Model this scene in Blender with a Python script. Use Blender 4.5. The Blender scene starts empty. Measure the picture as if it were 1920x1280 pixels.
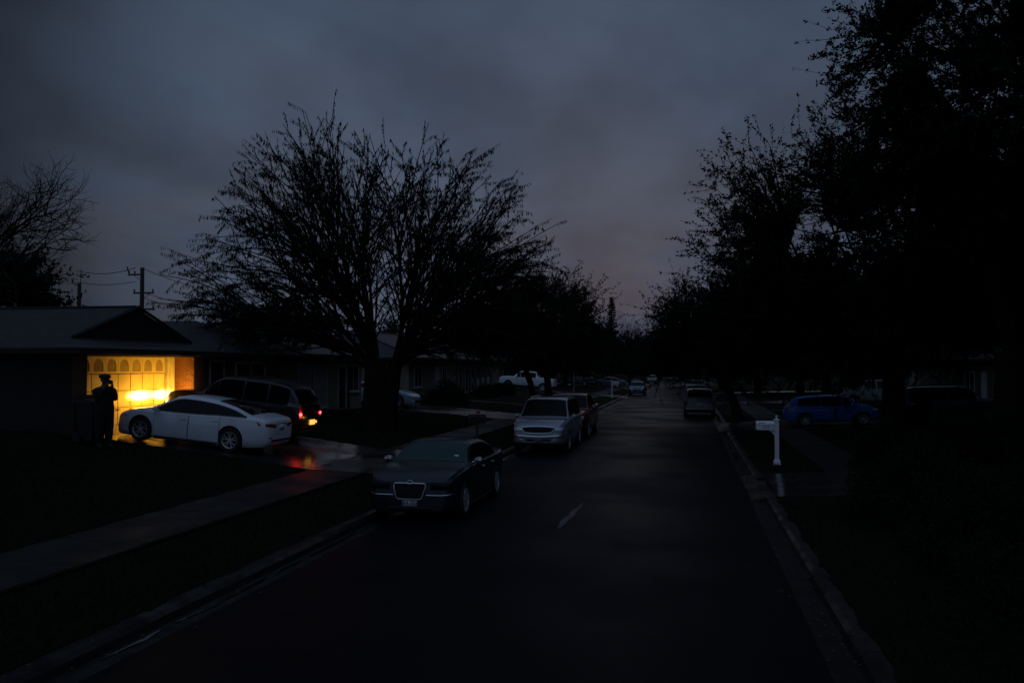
import bpy, bmesh, math, random
import numpy as np
from mathutils import Vector, Matrix
C = bpy.data.collections.new('scene_items'); bpy.context.scene.collection.children.link(C)
R = math.radians
# ------------------------------------------------------------------ camera
F_PX = 1680.0; YAW = math.atan(330/F_PX); EYE = 3.1
cam_d = bpy.data.cameras.new('camera'); cam = bpy.data.objects.new('camera', cam_d); C.objects.link(cam)
cam_d.sensor_width = 36; cam_d.lens = 36*F_PX/1920; cam_d.clip_end = 3000; cam_d.clip_start = .1
cam.location = (0, 0, EYE)
cam.rotation_euler = (R(90)+math.atan(48/F_PX), 0, YAW)
bpy.context.scene.camera = cam
# ------------------------------------------------------------------ exposure, sky, sun
sc = bpy.context.scene
sc.view_settings.view_transform = 'Standard'; sc.view_settings.look = 'None'
sc.view_settings.exposure = 0; sc.view_settings.gamma = 1
W = bpy.data.worlds.new('World'); sc.world = W; W.use_nodes = True
def build_world():
    nt = W.node_tree; N = nt.nodes; Lk = nt.links; N.clear()
    out = N.new('ShaderNodeOutputWorld'); bg = N.new('ShaderNodeBackground'); Lk.new(bg.outputs[0], out.inputs[0])
    tc = N.new('ShaderNodeTexCoord'); D = tc.outputs['Generated']
    def M(op, a, b=None, c=None, clamp=False):
        n = N.new('ShaderNodeMath'); n.operation = op; n.use_clamp = clamp
        for i, v in enumerate((a, b, c)):
            if v is None: continue
            if isinstance(v, (int, float)): n.inputs[i].default_value = v
            else: Lk.new(v, n.inputs[i])
        return n.outputs[0]
    def MR(v, a, b, c, d):
        n = N.new('ShaderNodeMapRange'); n.interpolation_type = 'SMOOTHSTEP'
        Lk.new(v, n.inputs[0]); n.inputs[1].default_value = a; n.inputs[2].default_value = b; n.inputs[3].default_value = c; n.inputs[4].default_value = d
        return n.outputs[0]
    sep = N.new('ShaderNodeSeparateXYZ'); Lk.new(D, sep.inputs[0])
    z = sep.outputs[2]
    sky = N.new('ShaderNodeTexSky'); sky.sky_type = 'NISHITA'; sky.sun_disc = False
    sky.sun_elevation = R(2.0); sky.sun_rotation = R(-6); sky.dust_density = 3; sky.air_density = 1.5
    # afterglow behind the cloud, low over the end of the street
    el = R(10); az = R(4.0)
    g = Vector((-math.sin(az)*math.cos(el), math.cos(az)*math.cos(el), math.sin(el)))
    dot = N.new('ShaderNodeVectorMath'); dot.operation = 'DOT_PRODUCT'; Lk.new(D, dot.inputs[0]); dot.inputs[1].default_value = g
    glow = MR(dot.outputs['Value'], .74, .97, 0, 1)
    # cloud deck: direction projected on a flat layer
    h = M('ADD', M('MAXIMUM', z, 0.0), .32)
    cx = M('DIVIDE', sep.outputs[0], h); cy = M('DIVIDE', sep.outputs[1], h)
    cv = N.new('ShaderNodeCombineXYZ'); Lk.new(cx, cv.inputs[0]); Lk.new(M('MULTIPLY', cy, .8), cv.inputs[1]); cv.inputs[2].default_value = 2.7
    def noise(scale, det, off):
        n = N.new('ShaderNodeTexNoise'); n.inputs['Scale'].default_value = scale; n.inputs['Detail'].default_value = det; n.inputs['Roughness'].default_value = .5
        ad = N.new('ShaderNodeVectorMath'); ad.operation = 'ADD'; Lk.new(cv.outputs[0], ad.inputs[0]); ad.inputs[1].default_value = (off, off*.7, off)
        Lk.new(ad.outputs[0], n.inputs['Vector']); return n.outputs['Fac']
    n1 = noise(2.6, 4, 1.3); n2 = noise(2.9, 4, 6.1)
    mix = N.new('ShaderNodeMix'); mix.data_type = 'RGBA'
    mix.inputs[6].default_value = (.042, .062, .100, 1); mix.inputs[7].default_value = (.053, .059, .078, 1)
    warm = M('MULTIPLY', MR(n2, .35, .65, .05, .75), MR(z, .0, .42, 1.15, .25), None, True)
    Lk.new(warm, mix.inputs[0])
    amp = M('MULTIPLY', MR(glow, 0, 1, .30, 1.20), MR(n1, .32, .68, .80, 1.20))
    amp = M('ADD', amp, MR(z, .5, .9, 0, 1.5))         # the cloud overhead is the brighter part of an overcast sky
    amp = M('ADD', amp, MR(sep.outputs[1], .15, -.6, 0, 1.6))   # the sky at the viewer's back is lighter
    vm = N.new('ShaderNodeVectorMath'); vm.operation = 'SCALE'; Lk.new(mix.outputs[2], vm.inputs[0]); Lk.new(amp, vm.inputs['Scale'])
    vs = N.new('ShaderNodeVectorMath'); vs.operation = 'SCALE'; Lk.new(sky.outputs[0], vs.inputs[0]); vs.inputs['Scale'].default_value = .0015
    va = N.new('ShaderNodeVectorMath'); va.operation = 'ADD'; Lk.new(vm.outputs[0], va.inputs[0]); Lk.new(vs.outputs[0], va.inputs[1])
    Lk.new(va.outputs[0], bg.inputs[0]); bg.inputs[1].default_value = 1.0
build_world()
sun_d = bpy.data.lights.new('sun', 'SUN'); sun = bpy.data.objects.new('sun', sun_d); C.objects.link(sun)
sun_d.energy = .012; sun_d.angle = R(30); sun_d.color = (1, .85, .8)
sun.rotation_euler = (R(88-15), 0, R(186-180+180))
# ------------------------------------------------------------------ lie of the land
_L = [(0,0),(5.9,0),(6.55,.13),(8.5,.24),(10.2,.30),(12.8,.65),(15.6,.93),(17.8,1.27),(19,1.3),(400,1.3)]
_Rr = [(0,0),(1.4,0),(1.98,.13),(3.7,.18),(5.3,.23),(9,.36),(15,.46),(19,.55),(400,.6)]
def _ip(p, x): return float(np.interp(x, [a for a, b in p], [b for a, b in p]))
def bend(s): return 0.0 if s < 100 else .0002*(s-100)**2 if s < 320 else .0002*220**2+.088*(s-320)
def gz(x, s):
    X = -(x + bend(s))
    if X <= 0:
        z = _ip(_Rr, -X); d = max(0., 1-abs(s-23.8)/2.9)**.5 if abs(s-23.8) < 2.9 else 0.
        return z-.10*d*math.exp(-((-X-2.2)/.8)**2)      # the dropped kerb of the near drive holds water
    z = _ip(_L, X); k = min(max((s-33)/12, 0), 1)
    return z if z < .3 else .3+(z-.3)*(1-.38*k)      # the lawns are a little lower further along
def loc(px, D):
    X = (1290-px)*math.cos(YAW)*D/F_PX
    return -X, (D - X*math.sin(YAW))/math.cos(YAW)
# ------------------------------------------------------------------ tags
def tag(o, label=None, cat=None, group=None, kind=None):
    if label: o['label'] = label
    if cat: o['category'] = cat
    if group: o['group'] = group
    if kind: o['kind'] = kind
    return o
def empty(name, location=(0,0,0), rz=0, label=None, cat=None, group=None):
    o = bpy.data.objects.new(name, None); C.objects.link(o); o.location = location; o.rotation_euler = (0,0,rz)
    o.empty_display_size = .3
    return tag(o, label, cat, group)
def kids(o): return list(o.children)
def copy_tree(o, parent=None):
    c = o.copy(); C.objects.link(c)
    if parent is not None: c.parent = parent
    for ch in kids(o): copy_tree(ch, c)
    return c
# ------------------------------------------------------------------ materials
def mat(name, col, rough=.6, metal=0., noise=None, bump=None, coat=0., spec=.5, emit=None, estr=0., rvar=None, nscale=None):
    """noise=(scale, colour2, lo, hi); bump=(scale, strength, distance); rvar=(scale, r_lo, r_hi)"""
    m = bpy.data.materials.new(name); m.use_nodes = True; nt = m.node_tree; N = nt.nodes; Lk = nt.links
    b = N['Principled BSDF']; b.inputs['Base Color'].default_value = (*col, 1); b.inputs['Roughness'].default_value = rough
    b.inputs['Metallic'].default_value = metal; b.inputs['Coat Weight'].default_value = coat; b.inputs['Coat Roughness'].default_value = .05
    b.inputs['Specular IOR Level'].default_value = spec
    if emit: b.inputs['Emission Color'].default_value = (*emit, 1); b.inputs['Emission Strength'].default_value = estr
    tc = N.new('ShaderNodeTexCoord')
    def nz(scale, det=4):
        n = N.new('ShaderNodeTexNoise'); n.inputs['Scale'].default_value = scale; n.inputs['Detail'].default_value = det
        Lk.new(tc.outputs['Object'], n.inputs['Vector']); return n.outputs['Fac']
    def mr(v, a, b_, c, d):
        n = N.new('ShaderNodeMapRange'); Lk.new(v, n.inputs[0])
        for i, q in enumerate((a, b_, c, d)): n.inputs[i+1].default_value = q
        return n.outputs[0]
    if noise:
        mx = N.new('ShaderNodeMix'); mx.data_type = 'RGBA'; mx.inputs[6].default_value = (*col, 1); mx.inputs[7].default_value = (*noise[1], 1)
        lo, hi = (noise[2], noise[3]) if len(noise) > 2 else (.35, .65)
        Lk.new(mr(nz(noise[0]), lo, hi, 0, 1), mx.inputs[0]); Lk.new(mx.outputs[2], b.inputs['Base Color'])
    if rvar: Lk.new(mr(nz(rvar[0], 5), .4, .62, rvar[1], rvar[2]), b.inputs['Roughness'])
    if bump:
        bp = N.new('ShaderNodeBump'); bp.inputs['Strength'].default_value = bump[1]; bp.inputs['Distance'].default_value = bump[2]
        Lk.new(nz(bump[0], 3), bp.inputs['Height']); Lk.new(bp.outputs[0], b.inputs['Normal'])
    return m
def brickmat(name, c1, c2, mortar, bw, bh, ms, rough, axes, bump=.5, msmooth=.1, offset=.5):
    """procedural bricks or shingles; axes picks which object axes run along and up the surface"""
    m = bpy.data.materials.new(name); m.use_nodes = True; nt = m.node_tree; N = nt.nodes; Lk = nt.links
    b = N['Principled BSDF']; b.inputs['Roughness'].default_value = rough
    tc = N.new('ShaderNodeTexCoord'); sp = N.new('ShaderNodeSeparateXYZ'); Lk.new(tc.outputs['Object'], sp.inputs[0])
    cb = N.new('ShaderNodeCombineXYZ')
    ad = N.new('ShaderNodeMath'); ad.operation = 'ADD'; Lk.new(sp.outputs[0], ad.inputs[0]); Lk.new(sp.outputs[1], ad.inputs[1])
    src = {'x': sp.outputs[0], 'y': sp.outputs[1], 'z': sp.outputs[2], 's': ad.outputs[0]}
    Lk.new(src[axes[0]], cb.inputs[0]); Lk.new(src[axes[1]], cb.inputs[1])
    br = N.new('ShaderNodeTexBrick'); Lk.new(cb.outputs[0], br.inputs['Vector'])
    br.inputs['Color1'].default_value = (*c1, 1); br.inputs['Color2'].default_value = (*c2, 1); br.inputs['Mortar'].default_value = (*mortar, 1)
    br.inputs['Scale'].default_value = 1; br.inputs['Brick Width'].default_value = bw; br.inputs['Row Height'].default_value = bh
    br.inputs['Mortar Size'].default_value = ms; br.inputs['Mortar Smooth'].default_value = msmooth; br.offset = offset
    nz = N.new('ShaderNodeTexNoise'); nz.inputs['Scale'].default_value = 5; nz.inputs['Detail'].default_value = 5; Lk.new(tc.outputs['Object'], nz.inputs[0])
    mm = N.new('ShaderNodeMix'); mm.data_type = 'RGBA'; mm.blend_type = 'MULTIPLY'; mm.inputs[0].default_value = .5
    Lk.new(br.outputs['Color'], mm.inputs[6]); Lk.new(nz.outputs['Fac'], mm.inputs[7]); Lk.new(mm.outputs[2], b.inputs['Base Color'])
    bp = N.new('ShaderNodeBump'); bp.inputs['Strength'].default_value = bump; bp.inputs['Distance'].default_value = .01; bp.invert = True
    Lk.new(br.outputs['Fac'], bp.inputs['Height']); Lk.new(bp.outputs[0], b.inputs['Normal'])
    return m
M = {}
M['grass'] = mat('wet_grass', (.006,.008,.004), .9, noise=(1.2, (.011,.010,.005)), bump=(50, .4, .03), spec=.05)
M['blade'] = mat('grass_blades', (.010,.015,.005), .7, noise=(.6, (.018,.017,.007)), spec=.15)
M['asphalt'] = mat('wet_asphalt', (.005,.006,.009), .4, noise=(1.5, (.009,.009,.012)), bump=(110, .6, .010), rvar=(.30, .32, .48), spec=.022)
M['seal'] = mat('road_patch', (.004,.004,.005), .7, bump=(60, .3, .01), spec=.03)
M['concrete'] = mat('concrete', (.024,.022,.021), .6, noise=(2.5, (.015,.014,.013)), bump=(60, .3, .006), rvar=(.8, .5, .75), spec=.15)
M['concrete_wet'] = mat('wet_driveway_concrete', (.034,.031,.029), .3, noise=(1.8, (.022,.020,.018)), bump=(14, .25, .008), rvar=(.7, .14, .34), spec=.4)
M['kerb'] = mat('kerb_concrete', (.011,.010,.010), .6, noise=(3, (.005,.005,.005)), bump=(30, .5, .01), rvar=(1.5, .35, .7), spec=.2)
M['water'] = mat('puddle_water', (.01,.011,.012), .03, bump=(9, .05, .004), spec=.5)
M['tyre'] = mat('tyre_rubber', (.012,.012,.013), .75, bump=(60, .2, .004))
M['dark'] = mat('dark_plastic', (.006,.006,.007), .7)
M['chrome'] = mat('chrome', (.55,.57,.62), .28, 1.)
M['alloy'] = mat('alloy_wheel', (.60,.62,.66), .35, .7)
M['glass'] = mat('dark_car_glass', (.003,.004,.006), .05, spec=.14)
M['glass_teal'] = mat('teal_car_glass', (.006,.036,.040), .08, spec=.30)
M['lens'] = mat('headlamp_lens', (.60,.64,.70), .08, coat=1.)
M['red_lens'] = mat('red_lamp_lens', (.22,.006,.005), .12, coat=1.)
M['amber_lens'] = mat('amber_lamp_lens', (.5,.13,.01), .15, coat=1.)
M['red_lit'] = mat('lit_tail_lamp', (.6,.02,.01), .2, emit=(1,.03,.03), estr=16)
M['white_hot'] = mat('lit_head_lamp', (.9,.8,.6), .2, emit=(1,.66,.22), estr=9)
M['plate_lit'] = mat('plate_and_lamp_glow', (.8,.6,.3), .3, emit=(1,.42,.06), estr=1.7)  # lamplight on the number plate put in as glow; shared with its lamp
M['plate'] = mat('licence_plate', (.75,.78,.84), .5, noise=(14, (.6,.62,.7)))
M['plate_ink'] = mat('plate_ink', (.02,.03,.09), .6)
M['bark'] = mat('bark', (.016,.013,.011), .9, noise=(6, (.009,.008,.006)), bump=(18, 1, .04), spec=.2)
M['leaf'] = mat('oak_leaf', (.008,.010,.006), .7, noise=(.8, (.014,.016,.008)), spec=.08)
M['leaf2'] = mat('mesquite_leaf', (.009,.010,.008), .7, noise=(.8, (.014,.015,.009)), spec=.08)
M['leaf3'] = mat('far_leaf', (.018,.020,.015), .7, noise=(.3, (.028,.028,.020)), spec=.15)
M['shrub'] = mat('shrub_leaf', (.007,.010,.005), .7, noise=(1.5, (.013,.016,.008)), spec=.08)
M['brick'] = brickmat('red_brick', (.26,.080,.035), (.18,.055,.028), (.22,.19,.14), .21, .072, .009, .8, 'sz', .9)
M['tanbrick'] = brickmat('tan_brick', (.34,.28,.20), (.27,.22,.16), (.34,.30,.24), .21, .072, .009, .8, 'sz', .9)
M['shingle_y'] = brickmat('asphalt_shingles', (.050,.044,.048), (.030,.027,.030), (.014,.014,.015), .32, .14, .012, .62, 'yz', 1.0)
M['shingle_x'] = brickmat('asphalt_shingles_side', (.050,.044,.048), (.030,.027,.030), (.014,.014,.015), .32, .08, .010, .62, 'xz', 1.0)
M['siding'] = mat('painted_board', (.10,.09,.075), .6, noise=(3, (.08,.07,.06)), bump=(20, .2, .01))
M['darkwood'] = mat('side_shade_colour', (.011,.009,.008), .8, noise=(3, (.007,.006,.006)), bump=(20, .3, .01))
M['doorpaint'] = mat('garage_door_paint', (.62,.55,.38), .5, noise=(2.5, (.50,.44,.30)), bump=(14, .08, .01))
M['doorgroove'] = mat('garage_door_groove', (.20,.17,.12), .6)
M['doorglass'] = mat('garage_door_pane', (.32,.28,.20), .22, noise=(3, (.26,.22,.15)))
M['trimwhite'] = mat('white_trim_paint', (.55,.55,.53), .5, noise=(4, (.45,.45,.43)))
M['housepane'] = mat('house_window_glass', (.012,.014,.018), .06, spec=.5)
M['blind'] = mat('window_blind', (.30,.30,.31), .6, noise=(2, (.24,.24,.25)))
M['plastic_w'] = mat('white_mailbox_plastic', (.86,.87,.90), .4, noise=(12, (.78,.79,.82)))
M['metal_d'] = mat('dark_metal', (.02,.02,.02), .5, .6)
M['wood'] = mat('pole_wood', (.045,.036,.028), .85, bump=(20, .6, .02))
M['bin'] = mat('bin_plastic', (.006,.007,.007), .5)
M['cloth'] = mat('dark_uniform_cloth', (.005,.005,.008), .85, bump=(30, .3, .01))
M['skin'] = mat('skin', (.13,.08,.06), .6)
M['decal'] = mat('black_vinyl', (.02,.02,.022), .4)
M['bpad'] = mat('hoop_backboard', (.03,.03,.034), .5)
M['net'] = mat('hoop_net', (.5,.5,.5), .8)
def paint(name, c, flake=None, rough=.35, coat=.9): return mat(name, c, rough, 0.0, coat=coat, noise=(1.2, tuple(q*.9 for q in c)), spec=.5)
P = {'white': paint('white_car_paint', (.74,.79,.84)), 'black': paint('dark_teal_car_paint', (.002,.010,.018), coat=.32, rough=.45), 'navy': paint('black_suv_paint', (.004,.005,.007), coat=.5),
     'silver': mat('silver_car_paint', (.32,.36,.42), .38, .3, coat=1.), 'red': paint('red_truck_paint', (.17,.012,.010)),
     'blue': paint('blue_car_paint', (.012,.15,.62), coat=.6), 'dblue': paint('navy_car_paint', (.022,.040,.11)), 'pale': paint('pale_teal_truck_paint', (.17,.21,.21)),
     'grey': paint('grey_car_paint', (.09,.10,.12)), 'teal': paint('pale_blue_sedan_paint', (.30,.38,.46))}
# ------------------------------------------------------------------ mesh builder
class MB:
    def __init__(s): s.v = []; s.f = []; s.m = []
    def add(s, vs, fs, mi=0):
        n = len(s.v); s.v += [tuple(v) for v in vs]; s.f += [tuple(i+n for i in f) for f in fs]; s.m += [mi]*len(fs); return s
    def box(s, x0, y0, z0, x1, y1, z1, mi=0):
        if x0 > x1: x0, x1 = x1, x0
        if y0 > y1: y0, y1 = y1, y0
        if z0 > z1: z0, z1 = z1, z0
        v = [(x0,y0,z0),(x1,y0,z0),(x1,y1,z0),(x0,y1,z0),(x0,y0,z1),(x1,y0,z1),(x1,y1,z1),(x0,y1,z1)]
        return s.add(v, [(0,3,2,1),(4,5,6,7),(0,1,5,4),(1,2,6,5),(2,3,7,6),(3,0,4,7)], mi)
    def cyl(s, p0, p1, r0, r1=None, n=12, mi=0, caps=True):
        return s.tube([p0, p1], [r0, r0 if r1 is None else r1], n, mi, caps)
    def tube(s, pts, rad, n=6, mi=0, caps=True):
        pts = [Vector(p) for p in pts]; vs = []; fs = []; up = None
        for i, p in enumerate(pts):
            t = (pts[min(i+1, len(pts)-1)] - pts[max(i-1, 0)]).normalized()
            if up is None:
                up = Vector((0,0,1)) if abs(t.z) < .9 else Vector((1,0,0))
            a = t.cross(up); 
            if a.length < 1e-6: a = t.cross(Vector((0,1,0)))
            a.normalize(); b = a.cross(t).normalized(); up = b
            for k in range(n):
                q = 2*math.pi*k/n; vs.append(p + a*math.cos(q)*rad[i] + b*math.sin(q)*rad[i])
        for i in range(len(pts)-1):
            for k in range(n):
                fs.append((i*n+k, (i+1)*n+k, (i+1)*n+(k+1) % n, i*n+(k+1) % n))
        if caps: fs.append(tuple(range(n))); fs.append(tuple(reversed([(len(pts)-1)*n+k for k in range(n)])))
        return s.add(vs, fs, mi)
    def lathe(s, prof, c=(0,0,0), axis='z', n=24, mi=0):
        vs = []; fs = []
        for r, h in prof:
            for k in range(n):
                q = 2*math.pi*k/n; a, b = r*math.cos(q), r*math.sin(q)
                p = {'z': (a, b, h), 'y': (a, h, b), 'x': (h, a, b)}[axis]
                vs.append((p[0]+c[0], p[1]+c[1], p[2]+c[2]))
        for i in range(len(prof)-1):
            for k in range(n): fs.append((i*n+k, i*n+(k+1) % n, (i+1)*n+(k+1) % n, (i+1)*n+k))
        return s.add(vs, fs, mi)
    def grid(s, rows, mi=0):
        nr = len(rows); nc = len(rows[0]); vs = [p for r in rows for p in r]
        return s.add(vs, [(i*nc+j, i*nc+j+1, (i+1)*nc+j+1, (i+1)*nc+j) for i in range(nr-1) for j in range(nc-1)], mi)
    def prism(s, poly, f0, f1, mi=0):
        """poly: 2d points, f0/f1 map a 2d point to the two 3d ends"""
        n = len(poly); vs = [f0(p) for p in poly]+[f1(p) for p in poly]
        return s.add(vs, [tuple(range(n)), tuple(reversed(range(n, 2*n)))]+[(i, (i+1) % n, n+(i+1) % n, n+i) for i in range(n)], mi)
    def build(s, name, mats, parent=None, smooth=False, bevel=0, angle=35, fix=True):
        me = bpy.data.meshes.new(name); me.from_pydata(s.v, [], s.f)
        if not isinstance(mats, (list, tuple)): mats = [mats]
        for m_ in mats: me.materials.append(m_)
        if len(mats) > 1: me.polygons.foreach_set('material_index', s.m)
        if fix or bevel:
            bm = bmesh.new(); bm.from_mesh(me)
            if fix: bmesh.ops.recalc_face_normals(bm, faces=bm.faces)
            if bevel:
                es = [e for e in bm.edges if len(e.link_faces) == 2 and e.calc_face_angle(0) > R(40)]
                bmesh.ops.bevel(bm, geom=es, offset=bevel, segments=2, affect='EDGES', profile=.6)
            bm.to_mesh(me); bm.free()
        if smooth:
            me.polygons.foreach_set('use_smooth', [True]*len(me.polygons))
            try: me.set_sharp_from_angle(angle=R(angle))
            except Exception: pass
        me.update()
        o = bpy.data.objects.new(name, me); C.objects.link(o)
        if parent is not None: o.parent = parent
        return o
def structure(o): o['kind'] = 'structure'; return o
# ------------------------------------------------------------------ ground, road, kerbs, pavements
def srange(a, b, far):
    out = []; s = a
    while s < b: out.append(s); s += far(s)
    out.append(b); return out
S_ROAD = srange(-30, 420, lambda s: 5 if s < 100 else 8)
XS = [-400,-150,-80,-50,-35,-25,-19,-17.8,-15.6,-14,-12.8,-11.5,-10.2,-8.5,-6.57,-6.52,-3,0,1.5,1.96,2.0,3.7,5.3,7,9,12,15,19,25,40,80,150,400]
def ground_z(x, s):
    if -6.54 < x < 1.98: return -.08
    return gz(x - bend(s), s)
mb = MB(); SG = sorted(set(srange(-40, 1400, lambda s: 4 if s < 100 else 10 if s < 330 else 90)+[20.8,21.2,21.6,22,22.6,23.2,23.8,24.4,25,25.6,26,26.4,26.8]))
mb.grid([[(x - bend(s), s, ground_z(x, s)) for x in XS] for s in SG])
structure(mb.build('ground', M['grass'], smooth=True, angle=30, fix=False))
mb = MB()
DRIVES_L = [(22.9, 29.0, -17.75), (47.4, 52.8, -23), (88, 93.5, -22), (118, 124, -22), (150,155,-18)]
DRIVES_R = [(21.5, 26.0, 17), (43.4, 49.6, 17), (72, 77, 17), (100, 105, 17)]
def crown(x): return .055*(1-((x+2.25)/3.68)**2)
mb.grid([[(x - bend(s), s, crown(x)+.004) for x in np.linspace(-5.92, 1.42, 13)] for s in S_ROAD])
structure(mb.build('road', M['asphalt'], smooth=True, fix=False))
for sgn, prof in ((-1, [(5.9,.006),(6.25,-.012),(6.29,.07),(6.35,.12),(6.55,.137),(6.55,-.1)]), (1, [(1.4,.006),(1.72,-.012),(1.76,.07),(1.82,.12),(1.99,.137),(1.99,-.1)])):
    mb = MB(); rows = []
    ss = srange(-20, 330, lambda s: 3.0)
    prev = None
    for i in range(len(ss)-1):            # cast in 3 m lengths with open joints
        a, b = ss[i]+.006, ss[i+1]-.006
        if any(p_ < a+1.5 < q_ for p_, q_, e_ in (DRIVES_L if sgn < 0 else DRIVES_R)): continue
        mb.grid([[(sgn*x - bend(t), t, z) for x, z in prof] for t in (a, b)])
    structure(mb.build('kerb', M['kerb'], fix=False))
def slab_run(name, x0, x1, s0, s1, m, dz=.03, n=5, joint=1.5, along='s'):
    """concrete laid over the land in slabs with joints, solid 5 cm edge"""
    mb = MB(); xs = sorted((x0, x1))
    if along == 's':
        s = s0
        while s < s1-.01:
            e = min(s+joint, s1); a, b = s+.008, e-.008
            X = np.linspace(xs[0], xs[1], n)
            top = [[(x-bend(t), t, gz(x-bend(t), t)+dz) for x in X] for t in (a, b)]
            mb.grid(top); s = e
            for r_ in (top[0], top[1]): mb.grid([r_, [(p[0], p[1], p[2]-.09) for p in r_]])
            for j in (0, -1): mb.grid([[top[0][j], top[1][j]], [(p[0], p[1], p[2]-.09) for p in (top[0][j], top[1][j])]])
    else:
        cuts = [c for c in (1.4,1.98,3.7,5.3,9,15,-5.9,-6.55,-8.5,-10.2,-12.8,-15.6,-17.8) if xs[0] < c < xs[1]]
        allx = sorted(set([xs[0], xs[1]]+cuts+[q for q in np.arange(xs[0], xs[1], joint)]))
        ns = max(1, round((s1-s0)/3.0)); st = np.linspace(s0, s1, ns+1)
        for k in range(ns):
            rows = []
            for x in allx: rows.append([(x-bend(t), t, gz(x-bend(t), t)+dz) for t in (st[k]+.008, st[k+1]-.008)])
            mb.grid(rows)
            for j in (0, 1): mb.grid([[r_[j] for r_ in rows], [(r_[j][0], r_[j][1], r_[j][2]-.09) for r_ in rows]])
            for r_ in (rows[0], rows[-1]): mb.grid([r_, [(p[0], p[1], p[2]-.09) for p in r_]])
    return structure(mb.build(name, m))
slab_run('sidewalk', -8.5, -10.15, -20, 240, M['concrete'], .022)
slab_run('sidewalk', 3.7, 5.25, -20, 240, M['concrete'], .022)
DL = DRIVES_L
for a, b, xe in DL: slab_run('driveway', -5.93, xe, a, b, M['concrete_wet'], .034, joint=3.2, along='x')
DR = DRIVES_R
for a, b, xe in DR: slab_run('driveway', 1.43, xe, a, b, M['concrete_wet'], .034, joint=3.2, along='x')
slab_run('front_path', 5.3, 16, 60.5, 61.7, M['concrete'], .03, joint=1.5, along='x')
slab_run('front_path', -10.2, -17, 62.0, 63.1, M['concrete'], .03, joint=1.5, along='x')
# standing water along the gutters and on the road
def puddle(pts, z, dome=0):
    mb = MB(); n = len(pts); cx = sum(p[0] for p in pts)/n; cy = sum(p[1] for p in pts)/n
    mb.add([(cx, cy, z)]+[(p[0], p[1], z) for p in pts], [(0, 1+i, 1+(i+1) % n) for i in range(n)])
    return structure(mb.build('puddle', M['water']))
rnd = random.Random(4)
def gutter_puddle(xc, s0, s1, wid, z):
    k = max(5, int((s1-s0)*2.5)); L_, R_ = [], []
    for i in range(k+1):
        t = i/k; w = wid*(math.sin(math.pi*min(max(t, .03), .97))**.5)*(.5+.5*rnd.random()); c = xc+rnd.uniform(-.02, .02)
        L_.append((c-w/2, s0+(s1-s0)*t)); R_.append((c+w/2, s0+(s1-s0)*t))
    mb = MB(); mb.grid([[(a[0], a[1], z), (b[0], b[1], z)] for a, b in zip(L_, R_)])
    structure(mb.build('puddle', M['water']))
for s0, s1, w in ((8.6,9.7,.12),(10.0,12.4,.16),(12.7,13.6,.09),(13.9,16.0,.15),(16.4,18.2,.1),(24.3,26.2,.12),(28.6,31,.14)):
    gutter_puddle(-6.12, s0, s1, w, .0085)
for s0, s1, w in ((31,33.5,.14),(35,37,.1)):
    gutter_puddle(1.6, s0, s1, w, .006)
# a wet glint put in as pale colour and a darker resurfaced strip in the carriageway
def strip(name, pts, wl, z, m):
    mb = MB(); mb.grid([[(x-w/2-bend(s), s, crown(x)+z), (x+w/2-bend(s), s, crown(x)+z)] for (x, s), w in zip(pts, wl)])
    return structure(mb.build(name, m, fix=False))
strip('painted_glint', [(-2.44+.022*math.sin(i*1.3)+.009*i, 16.8+i*.26) for i in range(14)], [.02,.06,.11,.15,.13,.17,.14,.11,.13,.09,.08,.05,.04,.015], .0085, mat('pale_glint_colour', (.085,.085,.09), .6, noise=(9, (.02,.02,.022))))
# grass blades on the verges and lawns in the foreground
def grass_blades():
    rg = np.random.default_rng(5); n = 90000
    s = 5+rg.random(n)**1.3*42; side = rg.random(n) < .72
    x = np.where(side, -(6.5+rg.random(n)**1.1*11.4), 1.96+rg.random(n)*9.4)
    ok = ~((x < -8.45) & (x > -10.2)) & ~((x > 3.65) & (x < 5.3))
    for a, b, xe in DL: ok &= ~((x < 0) & (s > a-.05) & (s < b+.05))
    for a, b, xe in DR: ok &= ~((x > 0) & (s > a-.05) & (s < b+.05))
    x = x[ok]; s = s[ok]; n = len(x)
    z = np.array([gz(a, b) for a, b in zip(x, s)])
    h = .035+.05*rg.random(n); az = rg.random(n)*2*math.pi; w = .007+.008*rg.random(n)+s*.0003
    ln = rg.normal(0, .03, (n, 2)); ca, sa = np.cos(az)*w, np.sin(az)*w
    V = np.empty((n, 3, 3)); V[:,0] = np.stack([x-ca, s-sa, z], 1); V[:,1] = np.stack([x+ca, s+sa, z], 1); V[:,2] = np.stack([x+ln[:,0], s+ln[:,1], z+h], 1)
    me = bpy.data.meshes.new('grass'); me.from_pydata(V.reshape(-1,3).tolist(), [], np.arange(3*n).reshape(-1,3).tolist())
    me.materials.append(M['blade']); o = bpy.data.objects.new('grass', me); C.objects.link(o)
    tag(o, 'short wet grass on the verges and front lawns', 'grass', kind='stuff')
grass_blades()
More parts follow.
